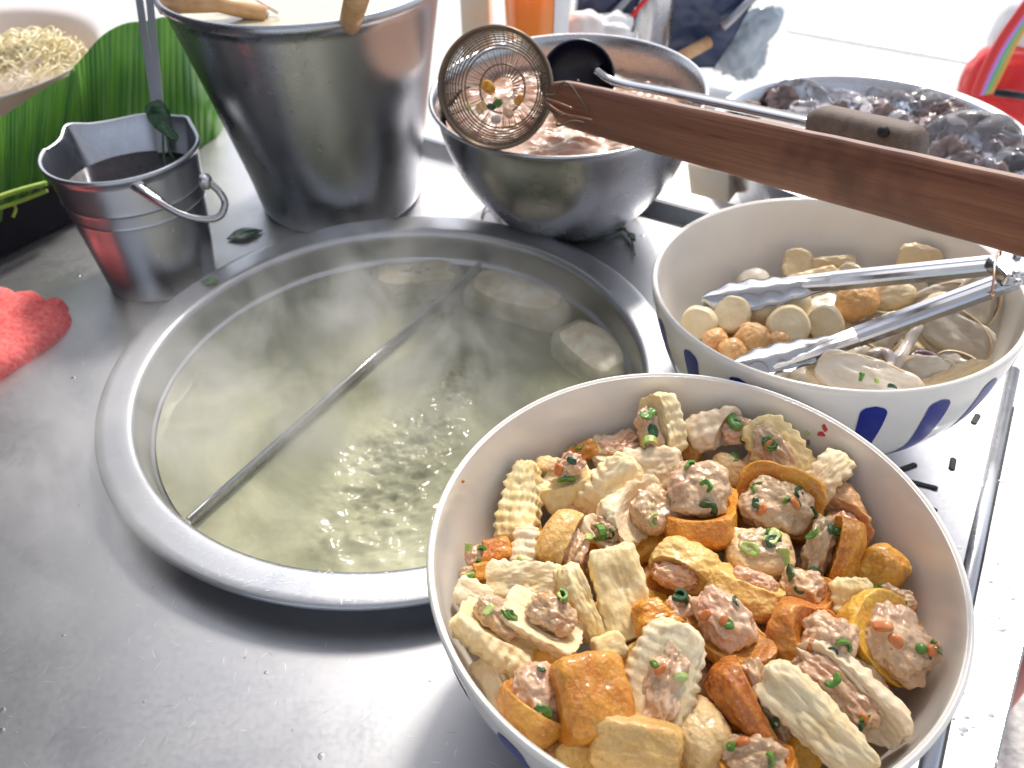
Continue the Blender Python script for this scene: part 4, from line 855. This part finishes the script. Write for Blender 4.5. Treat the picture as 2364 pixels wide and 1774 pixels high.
# ================================================================ BIG BUCKET
bk = thing('stock_bucket', 'tall tapered steel bucket of pale soup behind the pot', 'bucket', (-.222, 1.03, 0))
lean = np.array([-.010, .023])
def shear(V): V = V.copy(); t_ = V[:, 2:3]/.27; V[:, :2] += lean*t_; return V
pr = np.concatenate([[(.001, .004), (.09, .004)], smooth_prof([(.100, .0), (.1045, .004), (.1075, .016), (.115, .06), (.139, .17), (.1595, .258)], 6), smooth_prof([(.163, .2605), (.166, .264), (.166, .2685), (.1635, .2712), (.161, .270), (.159, .264), (.155, .24), (.136, .17), (.104, .016), (.09, .008), (.001, .008)], 5)])
V, f = lathe(pr, 128, fn=shear); mesh_np('bucket_wall', V, f, M['bucketsteel'], True, bk)
V, f = lathe([(.0005, .245), (.1552, .245)], 64, -.222+lean[0]*.9, 1.03+lean[1]*.9); tag(mesh_np('pale_soup', V, f, M['soup'], False), 'pale creamy soup in the tall steel bucket', 'soup', kind='stuff')
V, f = tube([bp(738, 30, .245)-[0, 0, .03], bp(775, -20, .33)], .0115, 16); tag(mesh_np('wooden_stick', V, f, M['lightwood']), 'thick brown wooden stick standing in the tall bucket', 'stick')
V, f = tube([bp(345, 12, .262), bp(470, 8, .262), bp(575, 33, .248)], .0095, 14); tag(mesh_np('wooden_paddle', V, f, M['lightwood']), 'orange brown wooden paddle handle lying in the soup at the left of the tall bucket', 'paddle')
for i, (p, q) in enumerate((((500, -5), (580, 30)), ((540, -10), (600, 28)), ((470, -10), (560, 25)))):
    V, f = tube([bp(*p, .262), bp(*q, .249)], .0022, 8); tag(mesh_np('chopstick', V, f, M['cream']), ['pinkish chopstick nearest the wooden paddle', 'pinkish chopstick farthest right in the tall bucket', 'pinkish chopstick at the left in the tall bucket'][i], 'chopstick')

# ================================================================ SMALL BUCKET
sb = thing('small_bucket', 'small dented steel bucket with a wire bail left of the pot', 'bucket', (-.412, .85, 0))
def dent(V):
    V = V.copy(); t_ = np.clip(V[:, 2]/.145, 0, 1); a = np.arctan2(V[:, 1], V[:, 0])
    m = .010*np.exp(-((a-2.55)/.16)**2)-.005*np.exp(-((a-2.0)/.35)**2)-.004*np.exp(-((a-2.95)/.25)**2)+.004*np.exp(-((a-.9)/.14)**2)-.003*np.exp(-((a-.45)/.3)**2)
    k = 1+m*t_**3/np.maximum(.02, np.hypot(V[:, 0], V[:, 1])); V[:, 0] *= k; V[:, 1] *= k; V[:, 2] += .35*m*t_**4
    V[:, :2] += np.array([-.016, .038])*t_[:, None]; return V
pr = np.concatenate([[(.001, .003), (.05, .003)], smooth_prof([(.056, .0), (.0600, .003), (.0620, .012), (.0680, .05), (.0738, .088), (.0752, .0905), (.0750, .093), (.0768, .104), (.0782, .1065), (.0778, .109), (.082, .139)], 5), smooth_prof([(.0845, .141), (.0866, .1440), (.0860, .1468), (.0838, .1468), (.0815, .143), (.0775, .115), (.066, .05), (.058, .012), (.05, .007), (.001, .007)], 5)])
V, f = lathe(pr, 144, fn=dent); V += .0004*np.c_[vn(V*25, 1), vn(V*25, 2), vn(V*0, 3)]; mesh_np('bucket_wall', V, f, M['bucketsteel'], True, sb)
V, f = lathe([(.0005, .108), (.0755, .108)], 48, -.412-.012, .85+.028); tag(mesh_np('dark_broth', V, f, M['dark'], False), 'dark liquid in the small dented bucket', 'liquid', kind='stuff')
SL = np.array(sb.location)
pth = [bp(288, 400, .138), bp(330, 428, .128), bp(390, 462, .112), bp(440, 474, .104), bp(474, 468, .104), bp(486, 440, .112), bp(474, 415, .124), bp(452, 395, .136)]
V, f = tube(spline(pth, 7)-SL, .0038, 10, (.2, .3, 1)); bh = mesh_np('bail_handle', V, f, M['shiny'], True, sb)
V, f = tube(spline([bp(284, 394, .139), bp(305, 410, .134), bp(350, 440, .122)], 5)-SL, np.linspace(.0058, .0050, 11), 10, (.2, .3, 1)); mesh_np('bail_sleeve', V, f, M['steel'], True, bh)
P = bp(290, 405, .136)-SL; V, f = lump(10, (.022, .012, .016), 3, amp=.03); mesh_np('ear', V+P+[0, .004, 0], f, M['steel'], True, sb)
P = bp(452, 392, .138)-SL; V, f = lump(10, (.012, .016, .016), 3, amp=.03); mesh_np('ear', V+P+[-.004, 0, 0], f, M['steel'], True, sb)
# steel ladle handle standing in it
H0, H1 = bp(352, 330, .11), onplane(305, -60, (-.5, 1.02, 0), (0, 1, 0))
hd = thing('steel_tongs', 'thin steel tongs standing upright in the small bucket in front of the banana leaf', 'tongs', H0)
for sx in (-.0065, .0065):
    pp = np.linspace(H0, H1, 12)-H0; pp[:, 0] += sx*np.linspace(.25, 1, 12); V, f = sweep(pp, [(-.0042, -.001), (.0042, -.001), (.0042, .001), (-.0042, .001)], 1, (0, -1, .3)); bevel(mesh_np('arm', V, f, M['oldsteel'], False, hd), .0004)
for k, (x, y, a, L, W_, lab) in enumerate([(345, 255, -70, 62, 52, 'dark green leaf clinging to the tongs over the small bucket'), (358, 282, -40, 52, 26, 'small dark green leaf hanging under the bigger one on the tongs')]):
    P = bp(x, y, .150); P = CAM+(P-CAM)*.985; s = scale_at(P); V, f = lump(14, (L*s, W_*s, 5*s), 2.2, .5, amp=.06, fine=.02, bend=.004, seed=k+4); o = mesh_np('herb_leaf', V, f, M['darkgreen']); o.matrix_world = Matrix.Translation(Vector(P)) @ viewframe(P, a); tag(o, lab, 'leaf')
for k, pts in enumerate([[(352, 290), (353, 325), (358, 362)], [(360, 290), (366, 325), (378, 350)]]):
    V, f = tube(spline([CAM+(bp(x, y, .145-.012*i)-CAM)*.985 for i, (x, y) in enumerate(pts)], 6), .0014, 6, (1, 0, .1)); tag(mesh_np('herb_sprig', V, f, M['darkgreen']), ['longer dark herb stem hanging into the small bucket', 'thin dark herb stem hanging right of the longer one'][k], 'herb stem')

# ================================================================ BANANA LEAF, BLACK BOX, TRAY, NOODLES
A0_, B0_ = bp(170, 484, 0), bp(60, 540, 0); dd = (A0_-B0_); dd /= np.linalg.norm(dd); nn = np.array([dd[1], -dd[0], 0])   # towards the viewer
cc = B0_-dd*.25-nn*.16; ang = math.atan2(dd[1], dd[0])
V, f = box((*(cc+dd*.17)[:2], .030), (.64, .30, .060), ang); tag(bevel(mesh_np('dark_box', V, f, M['black'], False), .004), 'black low box under the banana leaf at the left edge', 'crate')  # plain black box filling the space below the lower edge of the leaf
def leafsheet(name, top, bot, P0, nrm, lab, rib=None, bulge=.012, off=(0, .0)):
    nu, nv = 90, 40; tx = spline(top, 12); bx = spline(bot, 12); V = []; UV = []
    for i in range(nu):
        t_ = i/(nu-1); a = tx[min(int(t_*(len(tx)-1)), len(tx)-2)]; k = t_*(len(tx)-1); k0 = min(int(k), len(tx)-2); a = tx[k0]*(1-(k-k0))+tx[k0+1]*(k-k0)
        k = t_*(len(bx)-1); k0 = min(int(k), len(bx)-2); b = bx[k0]*(1-(k-k0))+bx[k0+1]*(k-k0)
        for j in range(nv):
            v = j/(nv-1); p = a*(1-v)+b*v; o_ = off[0]*(1-v)+off[1]*v
            P = onplane(p[0], p[1], np.array(P0)+np.array(nrm)*(o_+bulge*math.sin(v*math.pi)), nrm); V.append(P); UV.append((t_*3, v))
    V = np.array(V); V += np.outer(.0016*np.sin(np.array(UV)[:, 0]*13+1.5*vn(V*9, 8))*np.clip(np.array(UV)[:, 1]*3, 0, 1)+.002*vn(V*18, 3), nrm)
    q = grid_faces(nu, nv); n0 = len(V); V2 = V-np.array(nrm)*.0008
    F_ = np.concatenate([q, q[:, ::-1]+n0]); o = mesh_np(name, np.concatenate([V, V2]), F_, M['leafg'])
    uv = o.data.uv_layers.new(name='UVMap'); li = np.zeros(len(o.data.loops), np.int32); o.data.loops.foreach_get('vertex_index', li); UV = np.array(UV); UV = np.concatenate([UV, UV]); uv.data.foreach_set('uv', UV[li].ravel())
    return tag(o, lab, 'leaf')
leafsheet('banana_leaf', [(146, 230), (150, 165), (185, 120), (222, 78), (270, 52), (320, 46), (370, 42), (420, 120), (500, 300)], [(150, 300), (165, 300), (195, 305), (225, 310), (260, 310), (320, 310), (370, 310), (430, 320), (470, 330)], A0_-nn*.04, nn*1.0, 'bright green upright banana leaf between the noodle tray and the tall bucket', off=(-.03, 0))
leafsheet('banana_leaf', [(-60, 290), (0, 255), (50, 222), (100, 190), (150, 163), (166, 150)], [(-60, 520), (0, 478), (40, 455), (75, 440), (105, 420), (170, 300)], A0_-nn*.012, nn*1.0, 'dark green banana leaf hanging over the black box below the noodle tray', off=(-.03, .0))
for k, pts in enumerate([[(-20, 432), (40, 412), (100, 396)], [(-20, 456), (40, 436), (102, 412)], [(28, 470), (34, 452), (28, 440)]]):
    V, f = tube(spline([onplane(x, y, A0_+nn*.004, nn) for x, y in pts], 6), .0035-.0008*k, 8); tag(mesh_np('leaf_midrib', V, f, M['rib']), ['upper yellow green leaf stalk at the left edge', 'lower yellow green leaf stalk at the left edge', 'short yellow green stalk piece under the lower stalk'][k], 'leaf stalk')
# tray: circle through the measured rim
TZ = .14
tp = np.array([bp(x, y, TZ)[:2] for x, y in ((0, 222), (60, 195), (120, 163), (190, 110), (235, 60), (205, 34), (130, 22), (60, 20))])
Am = np.c_[2*tp, np.ones(len(tp))]; sl = np.linalg.lstsq(Am, (tp**2).sum(1), rcond=None)[0]; TC = sl[:2]; TR = math.sqrt(sl[2]+TC@TC)
tr = thing('noodle_tray', 'cream and pink plastic bowl of noodles at the top left corner', 'bowl', (*TC, TZ-.075))
pr = np.concatenate([smooth_prof([(.001, 0), (TR*.7, 0), (TR*.86, .03), (TR*.95, .07)], 6), smooth_prof([(TR, .074), (TR*1.005, .0765), (TR, .078), (TR*.93, .068), (TR*.84, .03), (TR*.68, .005), (.001, .004)], 6)])
V, f = lathe(pr, 96); mesh_np('bowl_wall', V, f, M['cream'], True, tr)
V, f = box((*(TC), (TZ-.075)/2), (TR*1.0, TR*1.0, TZ-.078), ang); tag(bevel(mesh_np('bowl_stand', V, f, M['black'], False), .005), 'dark block under the noodle bowl behind the leaves', 'block')
nd = []; rn = random.Random(11); NC = bp(60, 120, TZ-.02)[:2]
for k in range(420):
    c = NC+np.array([rn.gauss(0, .045), rn.gauss(0, .036)]); rr = rn.uniform(.010, .028); a0 = rn.uniform(0, 6.28); n_p = 12
    lim_ = TR*.86-rr*1.35
    if np.linalg.norm(c-TC) > lim_: c = TC+(c-TC)*lim_/np.linalg.norm(c-TC)
    hz = TZ-.050+.052*math.exp(-((c-NC)@(c-NC))/.004)+rn.uniform(-.004, .006); aa_ = a0+np.linspace(0, rn.uniform(1.5, 4.5), n_p)
    pth = np.c_[c[0]+np.cos(aa_)*rr*(1+.3*np.sin(aa_*2+k)), c[1]+np.sin(aa_)*rr, hz+.006*np.sin(aa_*3+k)]
    nd.append(tube(pth, .0011, 4))
V, f = join(nd); tag(mesh_np('noodles', V, f, M['noodle']), 'tangle of thin yellow noodles heaped in the cream bowl', 'noodles', kind='stuff')

# ================================================================ RED TOWEL
def towel():
    n = 150; xs = np.linspace(-.10, .17, n); ys = np.linspace(-.12, .10, n); C0 = bp(60, 735, 0)[:2]
    X, Y = np.meshgrid(xs, ys, indexing='ij'); P = np.stack([X.ravel(), Y.ravel(), np.zeros(n*n)], 1); h = np.full(n*n, -1.)
    def lobe(p, q, w_, hh):
        a = bp(*p, 0)[:2]-C0; b = bp(*q, 0)[:2]-C0; d_ = b-a; L = np.linalg.norm(d_); d_ = d_/L; r_ = P[:, :2]-a; t_ = np.clip(r_@d_, 0, L); dist = np.linalg.norm(r_-t_[:, None]*d_, axis=1)/(w_*(.55+.45*np.sin(np.clip(t_/L, .12, 1)*math.pi*.62)))
        return np.where(dist < 1, hh*np.sqrt(np.clip(1-dist**2, 0, 1)), -1)
    h = np.maximum(h, lobe((-80, 790), (52, 672), .026, .020)); h = np.maximum(h, lobe((-70, 840), (92, 706), .031, .022)); h = np.maximum(h, lobe((-80, 710), (-4, 656), .022, .018)); h = np.maximum(h, lobe((88, 712), (124, 672), .012, .020))
    k = h > 0; h2 = h+.0009*fbm(P, 420, 2, 3)+.0025*fbm(P, 40, 2, 5)
    idx = np.full(n*n, -1); g = grid_faces(n, n); keep = k[g].any(1); g = g[keep]; used = np.unique(g); idx[used] = np.arange(len(used)); P[:, 2] = np.where(k, np.maximum(h2, .001), -.0005)
    return P[used]+[*C0, 0], idx[g][:, ::-1].copy()
V, f = towel(); tag(mesh_np('red_towel', V, f, M['towel']), 'folded red terry towel on the counter at the left edge', 'towel')

rn = random.Random(21); dr_ = []
for k in range(150):
    if k % 3: x, y = pick_c(rn)
    else: p = bp(rn.uniform(2020, 2200), rn.uniform(900, 1650), 0); x, y = p[0], p[1]
    V, f = lathe([(1.0, 0), (.86, .12), (.5, .22), (.001, .25)], 12); s_ = rn.uniform(.0008, .0030)*rn.random()**.5+.0004; V = V*[s_*rn.uniform(.8, 1.5), s_, s_*.9]; dr_.append((V+[x, y, .0001], f[:, ::-1]))
V, f = join(dr_); tag(mesh_np('water_drops', V, f, M['ice']), 'scattered tiny water drops on the steel counter', kind='stuff')
# ================================================================ SMALL SCRAPS ON THE COUNTER
def scrap(x, y, z, L, W_, a, m_, name, lab, cat, th=.0012, seed=1, taper=.3):
    P = bp(x, y, z+th/2); s = scale_at(P); V, f = lump(10, (L*s, W_*s, th), 2.2, taper, amp=.05, fine=.02, seed=seed)
    if 'leaf' in name: t_ = np.clip(np.abs(V[:, 0])/(L*s/2), 0, 1); V[:, 1] *= (1-t_**1.6*.85); V[:, 2] += np.abs(V[:, 1])*.25; o = mesh_np(name, V, f, M[m_]); o.matrix_world = Matrix.Translation(Vector(P)) @ viewframe(P, a, 0, 0, 1.0); return tag(o, lab, cat)
scrap(455, 609, .0302, 42, 30, -8, 'green', 'leaf_scrap', 'small green leaf scrap on the pot rim by the small bucket', 'leaf')
scrap(527, 508, .001, 75, 50, 25, 'darkgreen', 'leaf_scrap', 'dark green leaf scrap on the counter between the two buckets', 'leaf', .003, 5)
scrap(395, 648, .0303, 10, 8, 0, 'mush', 'pepper_crumb', 'black crumb on the upper left of the pot rim', 'crumb', .0012)
scrap(371, 724, .0303, 14, 10, 30, 'crumb', 'tofu_crumb', 'pale crumb on the left of the pot rim', 'crumb', .0012, 3)
scrap(782, 1415, .0, 14, 20, 10, 'crumb', 'tofu_crumb', 'pale crumb on the dark counter below the pot', 'crumb', .003, 4)
scrap(385, 1658, .0, 12, 14, 30, 'crumb', 'tofu_crumb', 'cream crumb near the bottom edge of the counter', 'crumb', .002, 6)
scrap(580, 541, .0303, 22, 7, 20, 'crumb', 'noodle_crumb', 'curled noodle scrap on the far rim of the pot', 'crumb', .0015, 7)
scrap(1383, 626, .0303, 14, 9, 0, 'carrot', 'carrot_crumb', 'orange crumb on the right of the pot rim', 'crumb', .0015, 8)
scrap(1385, 640, .0303, 16, 12, 40, 'mush', 'pepper_crumb', 'brown crumb below the orange crumb on the pot rim', 'crumb', .0012, 9)
scrap(60, 590, .0, 34, 7, 35, 'rib', 'stem_scrap', 'thin yellowish stem scrap on the dark counter at the left', 'stem scrap', .0015, 10)
scrap(1370, 560, .0, 18, 12, 0, 'crumb', 'tofu_crumb', 'pale crumb under the hanging leaf by the mixing bowl', 'crumb', .0015, 11)
for k, (pts, zz, lab) in enumerate([([(1040, 472), (1046, 452), (1058, 446), (1072, 462), (1088, 492)], .004, 'thin dark green looped stem at the left foot of the mixing bowl'),
                              ([(1120, 498), (1190, 515), (1250, 520), (1310, 510), (1345, 496)], .004, 'thin dark stem lying round the front foot of the mixing bowl'),
                              ([(1345, 495), (1358, 505), (1368, 530), (1371, 552)], .004, 'dark herb stem trailing from the leaf beside the mixing bowl')]):
    V, f = tube(spline([bp(x, y, zz) for x, y in pts], 6), .0012, 6); tag(mesh_np('herb_sprig', V, f, M['darkgreen']), lab, 'herb stem')
scrap(1364, 512, .004, 40, 18, -70, 'darkgreen', 'herb_leaf', 'small green leaf lying right of the foot of the mixing bowl', 'leaf', .003, 12)
scrap(1338, 496, .004, 30, 12, 10, 'darkgreen', 'herb_leaf', 'tiny dark leaf knot at the right foot of the mixing bowl', 'leaf', .003, 13)

# ================================================================ RADISH
for i, (x, y, a, L, W_, lab) in enumerate([(1120, 655, -26, 235, 105, 'white radish chunk floating right of the divider, nearest the far rim'), (1280, 775, -55, 195, 105, 'white radish chunk floating at the right side of the pot'), (905, 615, 8, 190, 95, 'pale radish chunk under the steam left of the divider')]):
    P = bp(x, y, WZ-.0207); s = scale_at(P); V, f = lump(22, (L*s*1.05, W_*s*1.15, .046), 4.2, amp=.02, fine=.004, seed=i); o = mesh_np('radish_chunk', V, f, M['radish']); o.matrix_world = Matrix.Translation(Vector(P)) @ viewframe(P, a, 0, 0, 1.0); tag(o, lab, 'radish')

# ================================================================ BACKGROUND OBJECTS
C0 = bp(1165, 150, -.06); C0 = np.array([.10, 1.32, -.06])
def at(px, py, y): return onplane(px, py, (0, y, 0), (0, 1, 0))
# tea cup
ca, cb = at(1092, 60, 1.33), at(1228, 60, 1.33); cx_ = (ca+cb)/2; cr = (cb[0]-ca[0])/2; tpz = at(1160, -60, 1.33)[2]
cup = thing('tea_cup', 'tall plastic cup of orange milk tea with a white label', 'cup', (cx_[0], 1.33, -.06)); hh = tpz+.06
V, f = lathe([(.001, 0), (cr*.78, 0), (cr*.82, .01), (cr*1.06, hh), (cr*1.1, hh+.004), (cr*1.02, hh+.004), (cr*.98, hh-.01), (.001, hh-.012)], 48); mesh_np('cup_wall', V, f, M['orangetea'], True, cup)
a = np.linspace(R(-62), R(-8), 14); V = [((cr*(.82+.24*z/hh)+.0012)*math.cos(q), (cr*(.82+.24*z/hh)+.0012)*math.sin(q), z) for q in a for z in (hh*.60, hh*.80, hh*1.0)]; mesh_np('label', V, grid_faces(14, 3), M['white'], True, cup)
# cream carton left of the cup
ca, cb = at(1000, 60, 1.38), at(1062, 60, 1.38); V, f = box(((ca[0]+cb[0])/2, 1.40, .11), (cb[0]-ca[0], .05, .34), R(-6)); tag(bevel(mesh_np('cream_carton', V, f, M['tan'], False), .004), 'cream coloured carton standing between the tall bucket and the tea cup', 'carton')
# cutlery can with dark bag around
ca, cb = at(1378, 60, 1.45), at(1452, 60, 1.45); cr = (cb[0]-ca[0])/2; cxx = (ca[0]+cb[0])/2
can = thing('cutlery_can', 'grey steel can of cutlery behind the mixing bowl', 'can', (cxx, 1.45, -.06))
V, f = lathe([(.001, 0), (cr, 0), (cr, .25), (cr*1.03, .253), (cr*.97, .253), (cr*.96, .02), (.001, .018)], 40); mesh_np('can_wall', V, f, M['steel'], True, can)
def sheet(pts, y, dy, lab, m_, seed):
    # crumpled bag panel with thickness
    A, B, C, D = [at(px, py, y+dy*k) for k, (px, py) in enumerate(pts)]; n = 22; V = []
    for i in range(n):
        for j in range(n):
            s_, t_ = i/(n-1), j/(n-1); V.append((A*(1-s_)+B*s_)*(1-t_)+(D*(1-s_)+C*s_)*t_)
    V = np.array(V); V[:, 1] += .012*fbm(V, 14, 3, seed); q = grid_faces(n, n); V2 = V+[0, .03, 0]; n0 = len(V)
    rim = [i*n for i in range(n)]+[(n-1)*n+j for j in range(n)]+[i*n+n-1 for i in range(n-1, -1, -1)]+[j for j in range(n-1, -1, -1)]
    F_ = [tuple(k) for k in q]+[tuple(k+n0) for k in q[:, ::-1]]+[(a, b, b+n0, a+n0) for a, b in zip(rim, rim[1:]) if a != b]
    return tag(mesh_np('plastic_bag', np.concatenate([V, V2]), F_, M[m_]), lab, 'bag')
sheet([(1240, 85), (1330, 95), (1420, -60), (1255, -60)], 1.42, .005, 'dark blue plastic bag left of the cutlery can', 'blackbag', 3)
sheet([(1440, 150), (1545, 150), (1660, -60), (1450, -60)], 1.47, .005, 'dark blue plastic bag right of the cutlery can', 'blackbag', 5)
for k, (p, q, y, r_, m_, nm, lab, ct_) in enumerate([
    ((1355, 47), (1420, -30), 1.40, .004, 'redplastic', 'red_straw', 'thin red straw on the dark bag left of the can', 'straw'),
    ((1300, 60), (1390, -40), 1.40, .007, 'oldsteel', 'knife', 'steel knife handle on the dark bag left of the can', 'knife'),
    ((1460, 130), (1530, 92), 1.42, .011, 'lightwood', 'wooden_spatula', 'pale wooden spatula sticking out by the right dark bag', 'spatula'),
    ((1365, 85), (1392, -30), 1.40, .006, 'shiny', 'spoon', 'steel spoon handle leaning on the left of the can', 'spoon'),
    ((1560, 60), (1640, -20), 1.44, .008, 'oldsteel', 'spoon', 'dull steel spoon across the right dark bag', 'spoon')]):
    V, f = tube([at(*p, y), (at(*p, y)+at(*q, y+.04))/2, at(*q, y+.04)], r_, 10); tag(mesh_np(nm, V, f, M[m_]), lab, ct_)
P = at(1610, 90, 1.50); V, f = lump(14, (.10, .05, .12), 2.6, amp=.12, fine=.05, seed=3); o = mesh_np('plastic_bag', V+P, f, M['ice']); 
o.data.materials.clear(); o.data.materials.append(mat('grey_film', (.40, .46, .52), .3, coat=.4)); tag(o, 'crumpled pale blue plastic film at the right of the cutlery', 'bag')
P = at(1300, 75, 1.38); V, f = lump(14, (.10, .06, .05), 2.6, amp=.12, fine=.05, seed=8); o = mesh_np('plastic_bag', V+P, f, M['white']); tag(o, 'crumpled whitish plastic bag between the tea cup and the can', 'bag')
P = at(1255, 62, 1.36); V, f = lump(12, (.07, .05, .05), 2.4, amp=.05, seed=9); tag(mesh_np('foam_cup', V+P, f, M['cream']), 'pale rounded foam cup right of the tea cup', 'cup')
# tan packet behind the rail
P0_ = np.array([*(n_*(OFF+.085)), 0]); nr_ = np.array([*n_, 0])
pk = [onplane(x, y, P0_, nr_) for x, y in ((1492, 425), (1574, 440), (1574, 375), (1484, 352))]
V = np.array([p for p in pk]+[p+nr_*.05 for p in pk]); tag(bevel(mesh_np('paper_packet', V, [(0, 1, 2, 3), (7, 6, 5, 4), (0, 4, 5, 1), (1, 5, 6, 2), (2, 6, 7, 3), (3, 7, 4, 0)], M['tan'], False), .002), 'tan paper packet on the shelf between mixing bowl and basin', 'packet')
# red bag at the right
RP = onplane(2200, 190, (0, 1.75, 0), (0, 1, 0)); s = scale_at(RP)
rb = thing('red_bag', 'round red vinyl bag with rainbow piping at the top right corner', 'bag', RP)
V, f = lump(26, (185*s, 150*s, 130*s), 2.4, amp=.03, seed=2); m4 = viewframe(RP, -10); V = np.array([tuple(m4 @ Vector(v)) for v in V]); mesh_np('bag_body', V, f, M['redplastic'], True, rb)
def scr(px, py, d=0): return onplane(px, py, (0, 1.75-d, 0), (0, 1, 0))-RP
V, f = tube(spline([scr(2150, 200, .12), scr(2190, 205, .14), (scr(2230, 212, .13))], 6), .008, 8); mesh_np('zip_slit', V, f, M['black'], True, rb)
for k, (c_, m_) in enumerate([((.72, .05, .05), 'a'), ((.6, .25, .75), 'b'), ((.15, .55, .25), 'c'), ((.7, .4, .1), 'd')]):
    mm = mat('piping_'+m_, c_, .4); V, f = tube(spline([scr(2108+k*9, 205-k*2, .05), scr(2130+k*10, 150, .05), scr(2165+k*9, 85, .05), scr(2225+k*8, 0, .05)], 6), .010, 8); mesh_np('piping', V, f, mm, True, rb)
V, f = lump(14, (110*s, 150*s, 90*s), 2.6, amp=.03, seed=6); m5 = viewframe(RP, 0); V = np.array([tuple(m5 @ Vector(v)) for v in V])+scr(2215, 85, -.05); mesh_np('white_panel', V, f, M['white'], True, rb)
# pink stool beside the counter
sp = bp(2235, 1260, -.40)
stl = thing('plastic_stool', 'pink plastic stool beside the right side of the counter', 'stool', (sp[0]+.06, sp[1], -.85))
V, f = lathe([(.001, .45), (.12, .452), (.14, .448), (.146, .43), (.14, .425), (.001, .43)], 40); mesh_np('seat', V, f[:, ::-1].copy(), M['pink'], True, stl)
for k in range(4):
    a = R(45+90*k); V, f = tube([(.10*math.cos(a), .10*math.sin(a), .43), (.15*math.cos(a), .15*math.sin(a), 0)], .015, 10); mesh_np('leg', V, f, M['pink'], True, stl)

# ================================================================ STEAM
def steam(loc, dims, dens, lo, hi, lab, scale, seed, rotz=0):
    u, q, V, f = superq(10, dims, 2.2); o = mesh_np('steam', V, f); o.location = loc; o.rotation_euler = (0, 0, rotz)
    m = bpy.data.materials.new('steam'); m.use_nodes = True; nt = m.node_tree; nt.nodes.clear(); out = nt.nodes.new('ShaderNodeOutputMaterial'); pv = nt.nodes.new('ShaderNodeVolumePrincipled')
    pv.inputs['Color'].default_value = (1, 1, 1, 1); pv.inputs['Anisotropy'].default_value = .2
    tc = nt.nodes.new('ShaderNodeTexCoord'); mp = nt.nodes.new('ShaderNodeMapping'); mp.inputs['Scale'].default_value = (1, 1, .6); mp.inputs['Location'].default_value = (seed, seed*2, 0)
    no = nt.nodes.new('ShaderNodeTexNoise'); no.inputs['Scale'].default_value = scale; no.inputs['Detail'].default_value = 4; no.inputs['Roughness'].default_value = .6; no.inputs['Distortion'].default_value = 1.3
    mr = nt.nodes.new('ShaderNodeMapRange'); mr.inputs[1].default_value = lo; mr.inputs[2].default_value = hi; mr.inputs[4].default_value = dens
    L = nt.links.new; L(tc.outputs['Object'], mp.inputs['Vector']); L(mp.outputs[0], no.inputs['Vector']); L(no.outputs['Fac'], mr.inputs[0])
    # fade to the hull of the cloud
    ln = nt.nodes.new('ShaderNodeVectorMath'); ln.operation = 'LENGTH'; dv_ = nt.nodes.new('ShaderNodeVectorMath'); dv_.operation = 'DIVIDE'; dv_.inputs[1].default_value = tuple(d/2 for d in dims)
    L(tc.outputs['Object'], dv_.inputs[0]); L(dv_.outputs[0], ln.inputs[0]); m2 = nt.nodes.new('ShaderNodeMapRange'); m2.inputs[1].default_value = 1.0; m2.inputs[2].default_value = .45; L(ln.outputs['Value'], m2.inputs[0])
    mu = nt.nodes.new('ShaderNodeMath'); mu.operation = 'MULTIPLY'; L(mr.outputs[0], mu.inputs[0]); L(m2.outputs[0], mu.inputs[1]); L(mu.outputs[0], pv.inputs['Density']); L(pv.outputs[0], out.inputs['Volume'])
    o.data.materials.append(m); return tag(o, lab, 'steam', kind='stuff')
steam((POT[0]-.04, POT[1]+.02, .06), (.50, .46, .13), 13, .42, .75, 'thin white steam drifting over the left of the broth', 14, 1)
steam((-.34, .52, .06), (.26, .44, .12), 13, .40, .72, 'white steam curling off the counter left of the pot', 12, 4)
